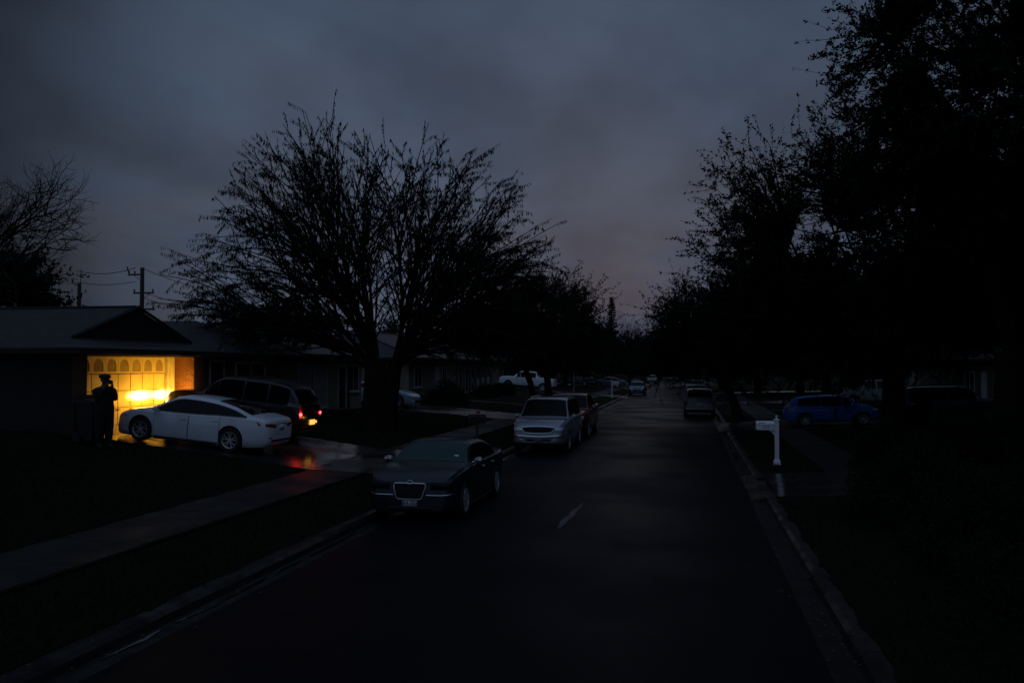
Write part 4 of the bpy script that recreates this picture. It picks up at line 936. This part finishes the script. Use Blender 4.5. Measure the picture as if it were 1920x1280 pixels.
# wheeled bins at the pier
def bin_(label, x, s, k, rz):
    t = empty('wheeled_bin', (x, s, gz(x, s)), rz, label, 'bin', None)
    mb = MB(); mb.prism([(-.22,-.24),(.24,-.24),(.24,.24),(-.22,.24)], lambda a: (a[0]*.8, a[1]*.85, .05), lambda a: (a[0]*1.15, a[1]*1.15, 1.0)); mb.build('body', M['bin'], t, bevel=.02)
    mb = MB(); mb.prism([(-.30,1.0),(.34,1.0),(.34,1.03),(.0,1.10),(-.28,1.08)], lambda a: (a[0], -.30, a[1]), lambda a: (a[0], .30, a[1])); mb.build('lid', M['bin'], t, bevel=.01)
    mb = MB(); mb.tube([(-.27,-.25,.94),(-.36,-.25,.99),(-.36,.25,.99),(-.27,.25,.94)], [.015]*4, 6); mb.build('handle', M['bin'], t)
    for sy in (-.26,.26):
        mb = MB(); mb.cyl((-.22, sy-.025, .11), (-.22, sy+.025, .11), .11, n=16); mb.build('wheel', M['tyre'], t)
    t.scale = (k,k,k)
bin_('dark wheeled rubbish bin against the brick pier, behind the standing person', -16.55, 22.65, 1.14, R(8))
bin_('dark wheeled rubbish bin touching the person\'s back, nearer the camera', -16.1, 22.0, 1.12, R(-6))
# utility poles and wires behind the houses
def pole(label, px, D, h, arms=True):
    x, s = loc(px, D); z0 = 1.2
    t = empty('utility_pole', (x, s, z0), 0, label, 'utility pole', 'poles behind the houses')
    mb = MB(); mb.cyl((0,0,-.3), (0,0,h), .17, .13, n=10); mb.build('pole', M['wood'], t, smooth=True)
    if arms:
        for z, L_, sd in ((h-.45,1.0,-1),(h-1.65,1.1,0),(h-2.7,1.15,0)):
            mb = MB(); a, b = (-L_, .1) if sd else (-.55*L_, .75*L_)
            mb.box(a, -.05, z-.05, b, .05, z+.05)
            mb.tube([(0,0,z-.45),(b*.7 if not sd else a*.6,0,z-.04)], [.02,.02], 4); ar = mb.build('crossarm', M['wood'], t)
            mb = MB()
            for q in (a+.05, (a+b)/2-.1, b-.05): mb.lathe([(.001,z+.26),(.03,z+.25),(.06,z+.2),(.03,z+.17),(.06,z+.13),(.03,z+.05)], (q,0,0), n=8)
            mb.build('insulators', M['metal_d'], ar)
        mb = MB(); mb.cyl((-.85,-.18,h-.35), (-.98,-.18,h+.05), .04, n=6); mb.build('fuse', M['metal_d'], t)
    else:
        mb = MB(); mb.cyl((.1,0,h), (.12,0,h+1.0), .025, n=6); mb.box(.1,-.04,h+.55,.55,.04,h+.63); mb.build('crossarm', M['metal_d'], t)
    return x, s, z0+h
xA, sA, zA = pole('tall pole with three crossarms rising behind the garage gable', 265, 58, 8.35)
xB, sB, zB = pole('thinner pole at the edge of the dark evergreen on the left', 147, 64, 7.9, False)
x3, s3 = loc(480, 96)
def wire(label, a, b, sag, r=.012):
    a, b = Vector(a), Vector(b); pts = []
    for i in range(25):
        t = i/24; p = a.lerp(b, t); p.z -= sag*4*t*(1-t); pts.append(p)
    mb = MB(); mb.tube(pts, [r]*25, 5); o = mb.build('overhead_wire', M['metal_d']); tag(o, label, 'wire', 'overhead wires on the poles')
lab = ['thin wire running left from the top of the tall pole', 'thin wire left from the upper crossarm', 'thin wire left from the middle crossarm', 'thick cable between the two poles', 'lowest cable left of the tall pole']
for i, (z, r, sg) in enumerate(((-.0,.024,.3),(-.9,.020,.2),(-2.65,.020,.15),(-3.7,.035,.25),(-5.6,.022,.3))):
    wire(lab[i], (xA-(0 if i > 2 else .5), sA, zA+z), (xB-.2, sB, zB+.9+z*(.9 if i < 3 else .93)), sg, r)
lab = ['thin wire right from the pole top to the big tree', 'thin wire right from the upper crossarm', 'thin wire right from the middle crossarm', 'cable falling right from low on the pole', 'lowest service cable right of the pole']
for i, (z, z2, r) in enumerate(((-.05,-1.2,.024),(-1.6,-2.6,.020),(-1.95,-3.2,.020),(-5.5,-6.6,.032),(-6.3,-7.9,.022))):
    wire(lab[i], (xA, sA, zA+z), (x3, s3, zA+z2+2.2), .5, r)
# ------------------------------------------------------------------ the person
def person():
    x, s = loc(197, 24.1)
    root = empty('person', (x, s, gz(x, s)+.02), R(-32), 'person in dark clothes and peaked cap raising a camera beside the garage', 'person')
    V = []; Ed = []; Rd = []
    def v(p, r, par=None):
        V.append(p); Rd.append(r); i = len(V)-1
        if par is not None: Ed.append((par, i))
        return i
    pel = v((0,0,.98), (.165,.20)); w = v((.0,0,1.14), (.165,.195), pel); ch = v((-.015,0,1.34), (.175,.215), w); up = v((-.02,0,1.47), (.13,.16), ch)
    nk = v((.0,0,1.575), (.058,.058), up); jaw = v((.03,0,1.655), (.070,.066), nk); hd = v((.02,0,1.735), (.10,.078), jaw); cr = v((.01,0,1.80), (.07,.06), hd)
    for sd in (1, -1):
        sh = v((-.01,sd*.20,1.455), (.085,.085), up); el = v((.09,sd*.19,1.20), (.062,.062), sh); wr = v((.16,sd*.09,1.47), (.040,.040), el); pm = v((.20,sd*.07,1.585), (.036,.030), wr)
        for k in range(4):                                  # fingers closing round the camera
            a = v((.235,sd*(.062),1.625+.018*k-.02), (.010,.010), pm); b = v((.275,sd*(.045),1.630+.018*k-.02), (.009,.009), a); v((.285,sd*(.012),1.632+.018*k-.02), (.008,.008), b)
        a = v((.19,sd*.06,1.585), (.012,.012), pm); v((.205,sd*.03,1.575), (.010,.010), a)
        hp = v((0,sd*.10,.90), (.125,.12), pel); kn = v((.025,sd*.10,.50), (.095,.095), hp); an = v((-.02,sd*.10,.12), (.075,.075), kn); bl = v((.07,sd*.11,.045), (.042,.045), an); v((.17,sd*.12,.035), (.032,.036), bl)
    me = bpy.data.meshes.new('body'); me.from_pydata(V, Ed, []); o = bpy.data.objects.new('body', me); C.objects.link(o)
    sk = o.modifiers.new('skin', 'SKIN'); sk.use_smooth_shade = True
    for i, r in enumerate(Rd): me.skin_vertices[0].data[i].radius = r
    me.skin_vertices[0].data[0].use_root = True
    o.modifiers.new('sub', 'SUBSURF').levels = 2; bpy.context.view_layer.update()
    m2 = bpy.data.meshes.new_from_object(o.evaluated_get(bpy.context.evaluated_depsgraph_get())); o.modifiers.clear(); o.data = m2
    m2.materials.clear()
    for q in (M['skin'], M['cloth'], M['dark']): m2.materials.append(q)
    for p in m2.polygons:
        c_ = p.center; p.material_index = 2 if c_.z < .12 else 1 if c_.z < 1.53 and not (c_.x > .19 and c_.z > 1.49) else 0; p.use_smooth = True
    o.parent = root
    mb = MB()
    mb.lathe([(.001,1.865),(.07,1.862),(.115,1.85),(.125,1.82),(.108,1.775),(.098,1.76)], (.0,0,0), n=18); mb.build('cap', M['cloth'], root, smooth=True)
    mb = MB(); mb.prism([(.07,-.085),(.17,-.075),(.215,-.035),(.215,.035),(.17,.075),(.07,.085)], lambda a: (a[0], a[1], 1.785-(a[0]-.07)*.12), lambda a: (a[0], a[1], 1.797-(a[0]-.07)*.12)); mb.build('cap_peak', M['cloth'], root, smooth=False)
    mb = MB(); mb.tube([(.115,0,1.745),(.138,0,1.705),(.118,0,1.690)], [.010,.016,.010], 6); mb.tube([(.095,-.028,1.668),(.104,0,1.665),(.095,.028,1.668)], [.006,.009,.006], 6)
    for sd in (1,-1): mb.tube([(.015,sd*.078,1.755),(.005,sd*.092,1.73),(.012,sd*.080,1.695)], [.010,.014,.008], 6)
    mb.build('face', M['skin'], root, smooth=True)
    mb = MB(); mb.lathe([(.001,1.5),(.001,1.5)], n=4)
    mb = MB(); mb.tube([(-.13,-.10,1.10),(-.135,-.10,1.45)], [.03,.03], 6)
    # the camera held to the eye
    cz, cx_ = 1.72, .175
    t = empty('camera_body', (x, s, gz(x, s)+.02), R(-32), 'black camera held up to the face of the person', 'camera')
    mb = MB(); mb.box(cx_-.03,-.07,cz-.10,cx_+.035,.07,cz); mb.box(cx_-.02,-.03,cz,cx_+.03,.03,cz+.03); mb.build('housing', M['dark'], t, bevel=.008); t.scale = root.scale = (1.28, 1.24, 1.06)
    mb = MB(); mb.cyl((cx_+.035,0,cz-.045), (cx_+.15,0,cz-.045), .038, .042, n=16); mb.build('lens', M['dark'], t, smooth=True)
person()
# ------------------------------------------------------------------ trees
def leaf_mesh(name, P, A, ln, wd, m_, parent, seed=0, droop=0.):
    """one small pointed leaf blade per point: P centres, A long axes"""
    rg = np.random.default_rng(seed); n = len(P); A = A/np.maximum(np.linalg.norm(A, axis=1, keepdims=True), 1e-6)
    rnd_ = rg.normal(size=(n,3)); B = np.cross(A, rnd_); B /= np.maximum(np.linalg.norm(B, axis=1, keepdims=True), 1e-6)
    Cn = np.cross(A, B)
    l = (ln*(.6+.8*rg.random(n)))[:,None]; w = (wd*(.6+.8*rg.random(n)))[:,None]
    V = np.empty((n,4,3)); V[:,0] = P-A*l*.5; V[:,1] = P+B*w*.5+Cn*w*.15; V[:,2] = P+A*l*.5; V[:,3] = P-B*w*.5+Cn*w*.15
    me = bpy.data.meshes.new(name); me.vertices.add(4*n); me.vertices.foreach_set('co', V.astype(np.float32).ravel())
    me.loops.add(4*n); me.loops.foreach_set('vertex_index', np.arange(4*n, dtype=np.int32)); me.polygons.add(n)
    me.polygons.foreach_set('loop_start', np.arange(0,4*n,4,dtype=np.int32)); me.polygons.foreach_set('loop_total', np.full(n,4,dtype=np.int32))
    me.update(calc_edges=True); me.materials.append(m_); o = bpy.data.objects.new(name, me); C.objects.link(o); o.parent = parent; return o
def unit(v): return v/max(np.linalg.norm(v), 1e-9)
def curve_pts(rg, p, d, L, n, wob, bendv):
    pts = [np.array(p, float)]; d = unit(np.array(d, float))
    for i in range(n):
        d = unit(d+rg.normal(0, wob, 3)+np.array(bendv)*(1.0/n)); pts.append(pts[-1]+d*L/n)
    return pts, d
class Tree:
    def __init__(s, seed): s.rg = np.random.default_rng(seed); s.big = MB(); s.small = MB(); s.P = []; s.A = []
    def limb(s, p, d, L, r0, r1, n=5, wob=.08, bendv=(0,0,0), sides=7, small=False):
        pts, de = curve_pts(s.rg, p, d, L, n, wob, bendv); rr = np.linspace(r0, r1, n+1)
        (s.small if small else s.big).tube([tuple(q) for q in pts], list(rr), sides, caps=False); return pts, de
    def off(s, d, ang):
        k = unit(np.cross(d, s.rg.normal(size=3))); return unit(d*math.cos(ang)+k*math.sin(ang))
    def finish(s, root, ln, wd, m_, bark=None, crown='crown'):
        t = s.big.build('trunk', bark or M['bark'], root, smooth=True, fix=False)
        if len(s.P):
            c = leaf_mesh(crown, np.vstack(s.P), np.vstack(s.A), ln, wd, m_, root, 3)
            if s.small.v: s.small.build('twigs', bark or M['bark'], c, fix=False)
        elif s.small.v: s.small.build('crown', bark or M['bark'], root, fix=False)
# --- the mesquite in the middle: fan of straight limbs, drooping feathery leaves
def mesquite(x, s):
    root = empty('mesquite_tree', (x, s, gz(x, s)), 0, 'wide fan-shaped tree with thick forked trunk and drooping feathery leaves, centre left', 'tree')
    T = Tree(11); rg = T.rg; c0 = np.array([-.6,0.,5.4]); RX, RZ = 8.7, 8.3
    def lowz(p, d): return .7 if p[0]+4*d[0] < .5 else 1.5
    def reach(p, d):         # distance to the dome
        q = (p-c0)/np.array([RX,RX*.8,RZ if d[2] > 0 else lowz(p, d)]); e = d/np.array([RX,RX*.8,RZ if d[2] > 0 else lowz(p, d)])
        a = e@e; b = 2*q@e; c = q@q-1; disc = b*b-4*a*c
        return max((-b+math.sqrt(max(disc, 0)))/(2*a), .3)
    T.big.tube([(-.05,0,-.3),(0,0,.0),(.0,0,.5),(-.05,0,1.3),(-.05,.0,2.0),(-.1,0,2.7)], [.95,.74,.60,.54,.50,.40], 12, caps=False)
    T.big.tube([(.25,.1,-.2),(.32,.1,.6),(.50,.15,1.6),(.70,.2,2.8)], [.6,.46,.36,.28], 9, caps=False)
    starts = []
    A = [(-.1,0,2.5,.34),(.68,.2,2.65,.34)]
    # limb directions fan out in the plane of the street front but in depth too
    fans = [(-82,.2,0),(-74,-.5,0),(-64,.5,0),(-55,-.2,0),(-44,.6,0),(-36,-.6,0),(-26,.1,0),(-17,.7,0),(-9,-.5,0),(0,.2,0),(9,-.3,1),(17,.6,1),(27,-.6,1),(37,.1,1),(47,.7,1),(57,-.3,1),(67,.4,1),(76,-.5,1),(84,.2,1),(-50,1.4,0),(40,-1.4,1),(-20,-1.4,0),(15,1.5,1),(-68,1.1,0),(62,1.1,1)]
    fans = [(-84+168*(i+.5)/38+rg.uniform(-3,3), [.15,-.7,.9,-.3,.5,-1.2,1.4][i % 7]+rg.uniform(-.15,.15), int(i > 19)) for i in range(38)]
    for ang, dep, w in fans:
        a = R(ang); d = unit(np.array([math.sin(a), dep*.55, max(math.cos(a), .10)+.05])); bx, by, bz, br = A[w]
        p = np.array([bx,by,bz])+rg.normal(0,.12,3)
        L = reach(p, d); L1 = L*rg.uniform(.48,.62)
        sag = (0,0,-.10 if abs(ang) > 50 else .05)
        pts, de = T.limb(p, unit(d+np.array([0,0,.28 if abs(ang) > 25 else 0])), L1, .085+.035*(abs(ang) < 40), .030, 8, .05, (0,0,-.42 if abs(ang) > 25 else -.05), 7)
        for k in range(17):
            t = rg.uniform(.15, 1.0)**.75; i = min(int(t*8), 7); q = pts[i]+(pts[i+1]-pts[i])*(t*8-i) if i < 8 else pts[-1]
            dd = T.off(unit(pts[min(i+1,8)]-pts[i]), rg.uniform(.15,.72)); dd = unit(dd+np.array([0,0,.03]))
            Lr = reach(q, dd)*rg.uniform(.62,1.04); Lr = min(Lr, 4.8)
            p2, d2 = T.limb(q, dd, Lr, .035, .012, 6, .07, (0,0,-.30), 4, True)
            for m in range(9):
                t2 = rg.uniform(.18,1.0); i2 = min(int(t2*6), 5); q2 = p2[i2]+(p2[i2+1]-p2[i2])*(t2*6-i2)
                d3 = T.off(unit(p2[i2+1]-p2[i2]), rg.uniform(.15,.6)); L3 = min(rg.uniform(.45,1.35), reach(q2, d3)*1.12+.15)
                p3, _ = T.limb(q2, d3, L3, .012, .005, 3, .12, (0,0,-.5), 3, True)
                nl = int((20 if np.linalg.norm((p3[-1]-c0)/np.array([RX,RX,RZ])) > .55 else 5)*L3/.9)+3
                for j in range(nl):
                    t3 = rg.uniform(.1,1.0); i3 = min(int(t3*3), 2); q3 = p3[i3]+(p3[i3+1]-p3[i3])*(t3*3-i3)
                    ax = np.array([rg.normal(0,.35), rg.normal(0,.35), -1.0]); T.P.append(q3+unit(ax)*.07); T.A.append(ax)
    T.finish(root, .17, .030, M['leaf2'])
mesquite(-12.45, 34.9)
# --- broad-leaved oaks
def oak(name, label, x, s, seed, crown_c, rx, ry, rz, n_cl, n_tw, n_lf, r0=.4, fork=2.6, leaf=(.11,.045), m_=None, lean=(0,0), rug=.11, flat=.55, cat='tree', group=None, whip=30):
    root = empty(name, (x, s, gz(x, s)), 0, label, cat, group); T = Tree(seed); rg = T.rg; cc = np.array(crown_c, float); RR = np.array([rx,ry,rz])
    lx, ly = lean
    trunk = [(-.02,0,-.3),(0,0,0),(lx*.15,ly*.15,fork*.3),(lx*.5,ly*.5,fork*.7),(lx,ly,fork)]
    T.big.tube(trunk, [r0*1.5,r0*1.25,r0,r0*.88,r0*.85], 10, caps=False)
    base = np.array([lx,ly,fork-.1]); limbs = []
    for k in range(9):
        a = 2*math.pi*k/9+rg.uniform(-.3,.3); e = rg.uniform(.15,1.2); tgt = cc+RR*.62*np.array([math.cos(a)*math.cos(e), math.sin(a)*math.cos(e), math.sin(e)*.9-.1])
        v = tgt-base; L = np.linalg.norm(v); pts, _ = T.limb(base, unit(v+np.array([0,0,.3*L*.4])), L, r0*.34, r0*.09, 7, .14, unit(v)*.3, 7); limbs += [(p, r0*.12) for p in pts[2:]]
    lp = np.array([p for p, _ in limbs])
    # clumps through the volume, more towards the outside, pushed about so the outline is ragged
    ph = rg.uniform(0, 6.28, 6)
    def lump(u): return 1+rug*(math.sin(3.1*u[0]+4*u[2]+ph[0])+math.sin(5.3*u[1]+3*u[2]+ph[1])*.7+math.sin(7.7*u[0]-5*u[1]+ph[2])*.6)*.6
    for k in range(n_cl):
        u = unit(rg.normal(size=3)); 
        if u[2] < -flat: u[2] = -flat*rg.random(); u = unit(u)
        c = cc+RR*u*(rg.uniform(.35,1)**.5)*lump(u)
        if c[2] < 1.5: c[2] = 1.5+rg.random()
        j = int(np.argmin(((lp-c)**2).sum(1)+rg.random(len(lp))*3)); v = c-lp[j]; L = np.linalg.norm(v)
        pts, de = T.limb(lp[j], v, L, .03+.008*L, .012, 4, .09, (0,0,0), 4, True)
        for t in range(n_tw):
            i = rg.integers(1, 5); d = T.off(unit(unit(v)+u*.7), rg.uniform(.1,1.3)); Lt = rg.uniform(.5,1.35)*(1.25 if i == 4 else 1)
            p2, _ = T.limb(pts[i], d, Lt, .011, .004, 3, .14, (0,0,-.03), 3, True)
            m = rg.poisson(n_lf); tt = rg.random(m)**.8*3; ii = np.minimum(tt.astype(int), 2)
            P2 = np.array(p2); q = P2[ii]+(P2[ii+1]-P2[ii])*(tt-ii)[:,None]; ax = d*.6+rg.normal(0,.7,(m,3)); q = q+rg.normal(0,.05,(m,3))
            T.P.append(q); T.A.append(ax)
    for k in range(whip):      # long bare whips that stick out of the crown
        u = unit(rg.normal(size=3)); 
        if u[2] < -.1: continue
        c = cc+RR*u*.95*lump(u); d = unit(u+rg.normal(0,.35,3)); p2, _ = T.limb(c, d, rg.uniform(.9,1.9), .012, .004, 4, .10, (0,0,.1), 3, True)
        for q in p2[1:]:
            for _ in range(3): T.P.append((q+rg.normal(0,.04,3))[None]); T.A.append((d+rg.normal(0,.6,3))[None])
    T.finish(root, leaf[0], leaf[1], m_ or M['leaf']); return root
oak('oak_tree', 'tallest right-hand oak filling the top right corner', 9.6, 29.5, 21, (1.9,-.6,10.8), 7.3, 6.2, 8.0, 820, 9, 36, .55, 3.2, (.14,.06), whip=60)
oak('oak_tree', 'broad right-hand oak reaching out towards the road behind the mailbox', 8.5, 40.2, 22, (-.9,.2,7.2), 7.8, 6.5, 6.6, 820, 8, 28, .5, 2.9, (.15,.065), whip=50)
oak('oak_tree', 'right-hand oak between the blue crossover and the navy four-wheel drive', 14.5, 42.5, 23, (.6,.5,7.0), 6.6, 5.5, 5.2, 420, 7, 22, .42, 2.8, (.17,.08))
oak('street_tree', 'leaning forked street tree behind the grey four-wheel drive at right', 2.75, 51.5, 24, (-.9,.6,4.7), 4.7, 4.4, 3.7, 400, 7, 17, .27, 2.3, (.15,.07), lean=(-1.0,.2), whip=16)
oak('oak_tree', 'dark oak on the far right lawn beside the path', 9.5, 66, 25, (0,0,6.0), 6.0, 5.5, 5.0, 300, 7, 16, .36, 2.4, (.20,.10), whip=10)
oak('oak_tree', 'dark oak in front of the nearest right-hand house', 15.0, 31.0, 26, (.5,0,6.8), 6.8, 6, 5.4, 400, 7, 20, .45, 3.0, (.18,.09), whip=10)
oak('street_tree', 'round-crowned tree on the left verge before the white pickup', -10.6, 69.0, 31, (.3,0,5.9), 4.9, 4.5, 4.4, 320, 7, 15, .30, 2.6, (.17,.07), m_=M['leaf2'], whip=16, lean=(-.3,0))
oak('street_tree', 'thin bending tree just left of the red truck roof', -9.6, 56.5, 32, (-1.0,0,5.6), 4.4, 4.0, 3.2, 260, 7, 14, .22, 2.6, (.16,.06), m_=M['leaf2'], lean=(-.6,0), whip=14)
oak('evergreen_tree', 'solid dark evergreen behind the garage roof at the left edge', *loc(-5, 47), 33, (0,0,4.2), 3.9, 4.2, 4.3, 360, 6, 20, .4, 1.8, (.18,.10), rug=.06, whip=0)
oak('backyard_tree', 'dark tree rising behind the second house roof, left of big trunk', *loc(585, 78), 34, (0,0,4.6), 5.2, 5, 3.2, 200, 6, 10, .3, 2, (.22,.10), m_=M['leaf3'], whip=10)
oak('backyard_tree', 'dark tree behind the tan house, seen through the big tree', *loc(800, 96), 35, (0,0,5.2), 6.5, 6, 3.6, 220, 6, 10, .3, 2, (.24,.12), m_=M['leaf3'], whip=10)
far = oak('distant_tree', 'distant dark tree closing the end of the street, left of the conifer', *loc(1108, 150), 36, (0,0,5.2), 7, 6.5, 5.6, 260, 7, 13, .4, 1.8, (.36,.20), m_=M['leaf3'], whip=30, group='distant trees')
far['label'] = 'distant dark tree left of the conifer at the street end'
for px, D, sx, sz, rz, lb in ((1185,235,1.25,.98,1.0,'low distant tree directly beneath and right of the conifer'),(1235,245,1.2,1.0,2.2,'distant tree straight above the end of the road'),(1275,225,1.0,1.15,3.1,'distant tree right of the road end'),
        (1060,118,.82,.86,4.0,'distant tree behind the far left driveway cars'),(1010,128,1.0,.95,5.1,'distant tree behind the white pickup'),(1130,190,.9,.85,.6,'distant tree at the foot of the conifer'),(1305,150,.95,1.05,1.7,'distant tree over the far right kerb'),
        (1355,112,.95,1.15,2.6,'distant tree behind the leaning street tree'),(1420,92,1.0,1.15,3.8,'distant tree behind the right-hand lawns'),(1500,100,1.1,1.2,4.6,'distant tree behind the blue crossover'),(1600,85,1.1,1.2,.2,'distant tree behind the pale teal truck'),
        (1205,310,1.8,1.35,5.6,'farthest hazy tree mass across the road end'),(940,112,.9,.85,1.2,'distant tree behind the pilastered house'),(1245,330,1.9,1.3,.9,'farthest tree right beyond the bend'),(1720,78,.9,1.2,3.3,'distant tree behind the right-hand house'),(1830,66,.9,1.2,4.3,'tree behind the right-hand house near the right edge')):
    x, s = loc(px, D); c = copy_tree(far); c.location = (x, s, .3); c.scale = (sx, sx, sz); c.rotation_euler = (0,0,rz); c['label'] = lb; c['group'] = 'distant trees'
# --- the narrow conifer at the end of the street
def conifer():
    x, s = loc(1147, 205); root = empty('conifer', (x, s, .5), 0, 'narrow pointed conifer standing above the trees at the street end', 'tree'); T = Tree(50); rg = T.rg
    T.big.tube([(0,0,-.3),(0,0,9),(0,0,18.6)], [.4,.25,.03], 8, caps=False)
    for z in np.arange(4, 18.6, .55):
        rad = 1.75*(1-((z-4)/14.9))**.62*rg.uniform(.8,1.1)+.15
        for k in range(9):
            a = rg.uniform(0, 6.28); d = np.array([math.cos(a), math.sin(a), -.05]); pts, _ = T.limb((0,0,z), d, rad, .05, .02, 3, .05, (0,0,.25), 3, True)
            for m in range(26):
                t = rg.uniform(.1,1.05); T.P.append(np.array([0,0,z])+(pts[-1]-np.array([0,0,z]))*t+rg.normal(0,.10,3)); T.A.append(rg.normal(0,1,3)+np.array([0,0,.5]))
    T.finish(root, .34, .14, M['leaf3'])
conifer()
# --- bare winter trees on the left
def bare(label, x, s, seed, H, spread, levels=5, r0=.28, z0=None, trunk_h=2.8, dirs=None):
    root = empty('bare_tree', (x, s, gz(x, s) if z0 is None else z0), 0, label, 'tree'); T = Tree(seed); rg = T.rg
    def rec(p, d, L, r, lv):
        n = 4; pts, de = T.limb(p, d, L, r, r*.62, n, .20 if lv > 1 else .12, (0,0,.15), 6 if lv < 2 else 3, lv > 2)
        if lv >= levels: return
        for k in range(3 if lv < 2 else 4):
            i = n if k == 0 else rg.integers(2, n+1); dd = T.off(de if i == n else unit(pts[i]-pts[i-1]), rg.uniform(.35,.95)); dd = unit(dd*np.array([spread,spread,1])+np.array([0,0,.08]))
            rec(pts[i], dd, L*rg.uniform(.55,.8), r*.55, lv+1)
    T.big.tube([(0,0,-.3),(0,0,.4),(.1,0,trunk_h)], [r0*1.4,r0*1.1,r0*.9], 8, caps=False)
    for k in range(5):
        a = 6.28*k/5+rg.uniform(-.4,.4); rec(np.array([.1,0,trunk_h-.1]), unit(np.array([math.cos(a)*spread*.7, math.sin(a)*spread*.7, 1.])), H*.34, r0*.55, 1)
    T.finish(root, .1, .04, M['leaf'])
x, s = loc(-150, 40); bare('bare branching tree reaching in from the left edge', x, s, 61, 11.8, 1.1, 6, .34, trunk_h=3.0)
x, s = loc(178, 70); bare('small bare tree between the two utility poles', x, s, 62, 6.2, 1.0, 5, .16, trunk_h=1.8)
x, s = loc(505, 84); bare('pale bare tree behind the second house roof', x, s, 63, 7.5, 1.1, 6, .2, trunk_h=2.0)
x, s = loc(1180, 140); bare('bare twiggy crown just right of the conifer', x, s, 64, 10, 1.0, 6, .22, trunk_h=2.6)
x, s = loc(1075, 135); bare('bare tree with fine twigs left of the conifer', x, s, 65, 11.5, 1.0, 6, .24, trunk_h=2.6)
# --- shrubs and hedges
def shrub(label, x, s, seed, rx, ry, h, n=5200, leaf=(.07,.035), group=None, m_=None):
    root = empty('shrub', (x, s, gz(x, s)), 0, label, 'shrub', group); rg = np.random.default_rng(seed); T = Tree(seed)
    for k in range(26):
        a = rg.uniform(0,6.28); e = rg.uniform(.1,1.5); d = np.array([math.cos(a)*math.cos(e)*rx, math.sin(a)*math.cos(e)*ry, math.sin(e)*h]); T.limb((0,0,.02), d, np.linalg.norm(d)*.9, .022, .006, 4, .1, (0,0,.1), 4)
    u = rg.normal(size=(n,3)); u /= np.linalg.norm(u, axis=1)[:,None]; u[:,2] = np.abs(u[:,2]); r = rg.uniform(.3,1,n)**.4
    ph = rg.uniform(0,6.28,3); lump = 1+.10*np.sin(5*u[:,0]+ph[0])+.09*np.sin(6*u[:,1]+ph[1])+.07*np.sin(7*u[:,2]+5*u[:,0]+ph[2])
    P = u*(r*lump)[:,None]*np.array([rx,ry,h])+rg.normal(0,.03,(n,3)); P[:,2] = np.maximum(P[:,2], .03)
    T.P = P; T.A = u+rg.normal(0,.8,(n,3)); T.big.build('stems', M['bark'], root, fix=False)
    leaf_mesh('foliage', np.array(T.P), np.array(T.A), leaf[0], leaf[1], m_ or M['shrub'], root, seed)
G = 'clipped bushes before the tan house'
shrub('large rounded bush in front of the white door of the tan house', -15.6, 57.2, 71, 1.5, 1.9, 1.5, 6000, (.10,.06), G)
shrub('low bush under the left pilasters of the tan house', -15.9, 70.5, 72, 1.1, 2.2, .95, 4200, (.12,.07), G)
shrub('low bush at the far end of the tan house', -15.9, 76.5, 73, 1.1, 2.2, 1.0, 4200, (.12,.07), G)
shrub('bushy shrub by the porch of the garage house wing', -16.0, 34.8, 74, .8, 1.2, 1.0, 4000, (.08,.05))
H_ = 'dark overgrown shrubs on the near right lawn'
shrub('overgrown shrub nearest the right pavement, left end of the dark row', 5.75, 27.6, 75, 1.25, 1.6, 1.25, 9000, (.09,.045), H_)
shrub('tall overgrown shrub in the middle of the dark right row', 7.9, 27.6, 76, 1.5, 1.7, 1.7, 9000, (.09,.045), H_)
shrub('wide overgrown shrub at the right end of the dark row', 10.8, 28.2, 77, 1.9, 1.6, 1.8, 9000, (.09,.05), H_)
shrub('dark shrub on the near right verge, tallest of the row by the kerb', 4.25, 18.2, 78, 1.45, 1.7, 1.5, 9000, (.08,.04), H_)
shrub('spreading shrub on the right verge closest to the camera', 4.2, 10.2, 79, 1.5, 2.3, 1.2, 10000, (.07,.035), H_)
shrub('leafy shrub over the right pavement, second from the camera', 4.6, 14.3, 82, 1.6, 2.2, 1.35, 10000, (.08,.04), H_)
shrub('leafy shrub beyond the right pavement under the overhanging oaks', 7.2, 18.0, 83, 1.7, 2.0, 1.7, 9000, (.09,.045), H_)
shrub('dark shrub at the foot of the tallest oak', 9.0, 24.0, 80, 1.6, 1.6, 1.5, 8000, (.08,.045), H_)
shrub('round shrub beside the navy four-wheel drive', 10.4, 44.0, 81, .9, .9, 1.2, 4500, (.09,.05))

# --- unseen oaks added beside and behind the viewpoint to shade near lawns and road
n1 = oak('oak_tree', 'added oak just beyond the right edge, put in to shade the near right lawn', 11.5, 13.5, 91, (0,0,7.8), 6.0, 6.0, 4.6, 300, 7, 22, .45, 3.0, (.18,.09), whip=0)
for x, s, rz, k, lb in ((7.5,-1.5,1.3,1.0,'added shade oak on the right verge beside the viewpoint'),(-11.5,-1.0,2.2,1.05,'added shade oak on the left lawn beside the viewpoint'),(-19.5,9.5,3.9,1.0,'added shade oak on the left lawn outside the frame'),(18.5,20,5.,1.0,'added shade oak before the nearest right-hand house')):
    c = copy_tree(n1); c.location = (x, s, gz(x, s)); c.scale = (k,k,k); c.rotation_euler = (0,0,rz); c['label'] = lb; c['group'] = 'added shade oaks around the viewpoint'
n1['group'] = 'added shade oaks around the viewpoint'
